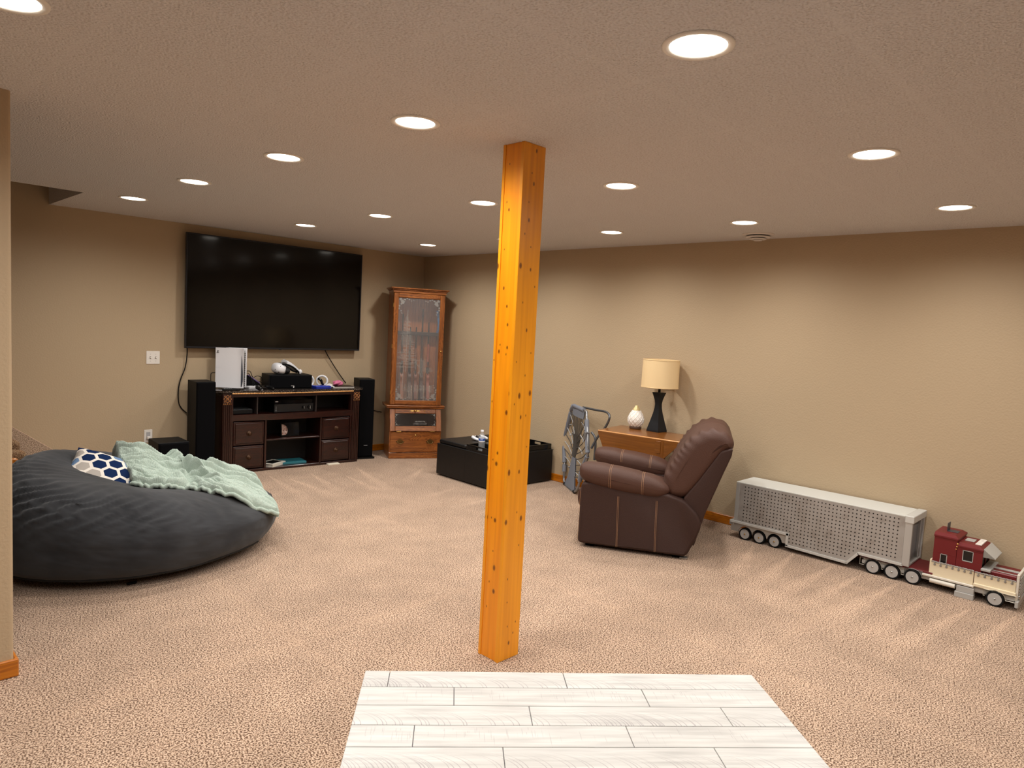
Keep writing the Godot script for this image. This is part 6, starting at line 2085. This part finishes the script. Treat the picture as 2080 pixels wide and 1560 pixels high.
func blanket() -> void:
	# thick ribbed throw heaped on the bag: rows across the view (p) and away from the camera (q)
	var nz := noise(29, 1.0, 3)
	var fz := noise(31, 1.0, 2)
	var hgt := func(s: float, d: float) -> float:
		var x := BC.x + s * 0.89 - d * 0.454
		var z := BC.z + s * 0.454 + d * 0.89
		var y := maxf(bag_top(x, z), 0.0)
		var r := Vector2(s, d).length() / 0.84
		if r > 0.74:
			y = lerpf(y, 0.2, clampf((r - 0.74) / 0.30, 0.0, 1.0) * 0.8)
		return y
	var mk := func(u: float, v: float, lift: float) -> Vector3:
		# outline: a leaning quadrilateral with ragged sides
		var w := fz.get_noise_2d(u * 3.0, v * 3.0)
		var a := Vector2(-0.03, 0.12).lerp(Vector2(0.68, 0.24), u)        # near edge
		var c := Vector2(-0.24, -0.36).lerp(Vector2(0.62, -0.42), u)      # far edge
		var p := a.lerp(c, v) + Vector2(0.03 * sin(v * 7.0) * (1.0 if u > 0.5 else 0.3), 0.035 * sin(u * 11.0) * (1.0 - v) + 0.03 * w)
		if u > 0.75:
			p += Vector2(0.16 * (u - 0.75) * 4.0 * (1.0 - v), 0.06 * (u - 0.75) * 4.0 * (1.0 - v))
		var y: float = hgt.call(p.x, p.y)
		# heaps and diagonal folds
		var fold := 0.055 * exp(-pow((v - 0.78 + 0.25 * u) / 0.10, 2.0)) + 0.05 * exp(-pow((v - 0.35 - 0.75 * (u - 0.42)) / 0.09, 2.0)) * smoothstep(0.3, 0.5, u)
		fold += 0.05 * exp(-pow((u - 0.60 - 0.35 * (0.5 - v)) / 0.05, 2.0)) * smoothstep(0.1, 0.3, v)
		fold += 0.085 * exp(-pow((u - 0.16) / 0.2, 2.0)) * exp(-pow((v - 0.62) / 0.35, 2.0)) + 0.03 * nz.get_noise_2d(u * 3.4, v * 3.4)
		fold -= 0.03 * exp(-pow((u - 0.46 - 0.1 * v) / 0.025, 2.0)) * smoothstep(0.9, 0.5, v)
		# ribs run along u in the left part and turn in the folds
		var ph := v * 12.0 + 1.6 * nz.get_noise_2d(u * 2.0 + 7.0, v * 2.0) + 2.2 * smoothstep(0.44, 0.5, u) * (u - 0.44) + 5.0 * smoothstep(0.62, 0.72, u) * (u - 0.62)
		var rib := 0.024 * (pow(absf(cos(PI * ph)), 0.7) - 0.5)
		var fuzz := 0.0045 * fz.get_noise_2d(u * 90.0, v * 55.0) + 0.003 * fz.get_noise_2d(u * 190.0, v * 120.0)
		var edge := minf(minf(u, 1.0 - u) * 0.9, minf(v, 1.0 - v) * 0.55)
		var round_ := sqrt(clampf(1.0 - pow(1.0 - clampf(edge / 0.022, 0.0, 1.0), 2.0), 0.0, 1.0))
		var th := 0.006 + 0.034 * round_
		var yy := y + 0.012 + fold * round_ + (th + rib + fuzz if lift > 0.0 else -0.012)
		return Vector3(BC.x + p.x * 0.89 - p.y * 0.454, yy, BC.z + p.x * 0.454 + p.y * 0.89)
	var fur := mat("mint_plush", Color.WHITE, 0.95, 0.1)
	fur.albedo_texture = ntex(411, 0.16, 3, 512, [[0.0, c8(104, 124, 116)], [0.35, c8(146, 164, 154)], [0.6, c8(180, 192, 180)], [1.0, c8(216, 220, 206)]])
	fur.rim_enabled = true
	fur.rim = 0.5
	tri_world(fur, 3.0)
	var t := thing("throw_blanket", "mint green ribbed plush blanket heaped over the right half of the bean bag", "blanket", Vector3.ZERO)
	var g := G.new()
	g.surf(300, 190, func(u: float, v: float) -> Vector3: return mk.call(u, v, 1.0), Vector3.UP, true)
	g.surf(60, 40, func(u: float, v: float) -> Vector3: return mk.call(u, v, -1.0), Vector3.DOWN, true)
	part(t, "plush_top", g, fur)
	# turned-under hem seen along the near edge
	var q := []
	for i in 60:
		var p: Vector3 = mk.call(i / 59.0, 0.0, 1.0)
		q.append(p + Vector3(-0.004, -0.006 + 0.004 * sin(i * 1.9), 0.006))
	part(t, "hem", G.new().tube(q, 0.014, 8), fur)

# ---------------------------------------------------------------- stairs corner at the far left
func stairs_corner() -> void:
	var cp := mat("stair_carpet", Color.WHITE, 0.95, 0.1)
	cp.albedo_texture = ntex(78, 0.2, 2, 512, [[0.0, c8(130, 102, 82)], [0.38, c8(150, 122, 100)], [0.5, c8(206, 176, 150)], [1.0, c8(236, 210, 186)]])
	tri_world(cp, 1.4)
	# sloping carpeted stringer along the open side of the stairs, rising to the left
	var g := G.new()
	g.prism([Vector2(-3.42, 0.0), Vector2(-3.42, 0.02), Vector2(-6.55, 2.36), Vector2(-6.55, 0.0)], 0.86, 0.965)
	struct("staircase", g, cp, "sloping carpeted side of the stairs going up to the left")
	var sg_ := G.new()
	for k in 14:
		var x1 := -3.62 - 0.245 * k
		sg_.bx(x1 - 0.27, x1, 0.0 if k < 1 else 0.18 * k - 0.04, 0.18 * (k + 1) - 0.05, 0.014, 0.86, 0.012)
	struct("stair_steps", sg_, cp, "carpeted stair treads behind the sloping side")
	# tweed armchair behind the bean bag, mostly hidden by the partition
	var t := thing("tweed_armchair", "brown tweed armchair with an orange wooden arm, half hidden by the partition wall", "armchair", Vector3(-4.62, 0, 1.10), 0.0)
	var tw := mat("tweed", Color.WHITE, 0.95, 0.1)
	tw.albedo_texture = ntex(88, 0.22, 2, 256, [[0.0, c8(40, 24, 16)], [0.4, c8(92, 62, 46)], [0.55, c8(132, 100, 74)], [0.75, c8(190, 166, 130)], [1.0, c8(226, 208, 176)]])
	tri_world(tw, 3.2)
	var pine: Material = M["pine_trim"]
	part(t, "back", G.new().soft(rpoly([Vector2(-0.34, 0.36), Vector2(-0.36, 0.80), Vector2(-0.25, 0.86), Vector2(-0.20, 0.40)], 0.06, 4, 0.04), -0.02, 0.50, 0.05, 5, 5), tw)
	part(t, "seat", G.new().soft(rpoly([Vector2(-0.22, 0.30), Vector2(-0.22, 0.44), Vector2(0.28, 0.46), Vector2(0.31, 0.40), Vector2(0.30, 0.30)], 0.05, 4, 0.04), 0.0, 0.48, 0.04, 5, 5), tw)
	part(t, "arm_cover", G.new().soft(rpoly([Vector2(0.10, 0.26), Vector2(0.06, 0.60), Vector2(0.14, 0.625), Vector2(0.345, 0.595), Vector2(0.365, 0.56), Vector2(0.30, 0.26)], 0.03, 4, 0.03), 0.02, 0.10, 0.03, 4, 3), tw)
	part(t, "arm_cover", G.new().soft(rpoly([Vector2(-0.20, 0.26), Vector2(-0.20, 0.60), Vector2(0.14, 0.61), Vector2(0.31, 0.59), Vector2(0.33, 0.56), Vector2(0.28, 0.26)], 0.03, 4, 0.03), 0.40, 0.47, 0.03, 4, 3), tw)
	for x in [-0.28, 0.24]:
		for z in [0.05, 0.44]:
			part(t, "leg", G.new().bx(x - 0.022, x + 0.022, 0.0, 0.32, z - 0.022, z + 0.022, 0.004), pine)
	part(t, "arm_post", G.new().soft(rpoly([Vector2(0.20, 0.26), Vector2(0.20, 0.555), Vector2(0.275, 0.555), Vector2(0.262, 0.26)], 0.025, 4, 0.03), 0.475, 0.505, 0.01, 3, 2), pine)

func small_wall_things() -> void:
	var wp := mat("plate_white", c8(236, 230, 222), 0.4)
	var s := thing("light_switch", "white double light switch plate on the wall left of the television", "light switch", Vector3(-3.049, 1.012, 0.0))
	part(s, "plate", G.new().bx(-0.057, 0.057, 0.0, 0.117, 0.0, 0.006, 0.003), wp)
	for x in [-0.023, 0.023]:
		part(s, "toggle_slot", G.new().bx(x - 0.005, x + 0.005, 0.046, 0.071, 0.006, 0.0066, 0.0), mat("slot_grey", c8(150, 144, 138), 0.6))
		part(s, "toggle", G.new().box(Vector3(x, 0.06, 0.011), Vector3(0.007, 0.011, 0.014), 0.001), wp)
		for y in [0.027, 0.09]:
			part(s, "screw", G.new().lathe([Vector2(0.003, 0), Vector2(0, 0.001)], 10, Transform3D(Basis(Vector3.RIGHT, PI / 2), Vector3(x, y, 0.006))), M["steel"])
	var o := thing("wall_outlet", "white wall outlet with a plug in it, just above the black subwoofer", "outlet", Vector3(-3.083, 0.30, 0.0))
	part(o, "plate", G.new().bx(-0.035, 0.035, 0.0, 0.117, 0.0, 0.006, 0.003), wp)
	part(o, "socket", G.new().bx(-0.017, 0.017, 0.022, 0.095, 0.006, 0.0078, 0.001), mat("socket_grey", c8(176, 174, 176), 0.5))
	part(o, "plug", G.new().bx(-0.014, 0.014, 0.03, 0.056, 0.0078, 0.034, 0.004), wp)
	# round ceiling diffuser
	var v := thing("ceiling_vent", "round white stepped ceiling vent close to the right wall", "vent", Vector3(-0.255, CEIL, 4.287))
	var vm := mat("vent_white", c8(214, 208, 204), 0.5)
	var flare := func(r0: float, r1: float, y0: float, y1: float) -> G:
		return G.new().lathe([Vector2(r1, y1), Vector2(r1 + 0.002, y1 + 0.0015), Vector2(lerpf(r1, r0, 0.5) + 0.003, lerpf(y1, y0, 0.4)), Vector2(r0, y0)], 36).lathe([Vector2(r0 - 0.002, y0), Vector2(lerpf(r1, r0, 0.5), lerpf(y1, y0, 0.4) - 0.001), Vector2(r1, y1)], 36)
	var plate := func(r: float, y1: float, y0: float) -> G:
		return G.new().lathe([Vector2(0, y0), Vector2(r * 0.86, y0), Vector2(r, y1 - 0.003), Vector2(r, y1), Vector2(0, y1)], 36, Transform3D.IDENTITY, false)
	part(v, "outer_ring", plate.call(0.116, 0.0, -0.010), vm)
	part(v, "middle_cone", plate.call(0.088, -0.018, -0.027), vm)
	part(v, "inner_cone", plate.call(0.062, -0.032, -0.040), vm)
	part(v, "center_disc", G.new().lathe([Vector2(0, -0.047), Vector2(0.03, -0.047), Vector2(0.036, -0.043), Vector2(0.03, -0.04), Vector2(0, -0.04)], 30), vm)
	part(v, "dark_throat", G.new().lathe([Vector2(0.05, -0.031), Vector2(0.06, -0.010)], 30), mat("vent_dark", c8(60, 54, 50), 0.8))
	part(v, "stem", G.new().cyl(Vector3(0, -0.042, 0), Vector3(0, -0.001, 0), 0.006, 8), vm)
	# leads on the television wall
	cable("television_cable", [Vector3(-2.765, 1.17, 0.035), Vector3(-2.763, 1.10, 0.03), Vector3(-2.775, 0.98, 0.02), Vector3(-2.815, 0.86, 0.015), Vector3(-2.83, 0.76, 0.012), Vector3(-2.826, 0.66, 0.012), Vector3(-2.80, 0.60, 0.014), Vector3(-2.75, 0.55, 0.016)], 0.005, "black cable hanging from the television's lower left corner behind the left tower speaker")
	cable("television_cable", [Vector3(-1.335, 1.17, 0.035), Vector3(-1.29, 1.10, 0.03), Vector3(-1.20, 0.98, 0.025), Vector3(-1.12, 0.88, 0.022), Vector3(-1.05, 0.80, 0.02)], 0.005, "black cable slanting from under the television to the right end of the media stand")
	cable("speaker_cable", [Vector3(-0.90, 0.60, 0.06), Vector3(-0.78, 0.53, 0.03), Vector3(-0.66, 0.475, 0.02), Vector3(-0.56, 0.45, 0.02)], 0.005, "black cable running from the right tower speaker to behind the oak cabinet")
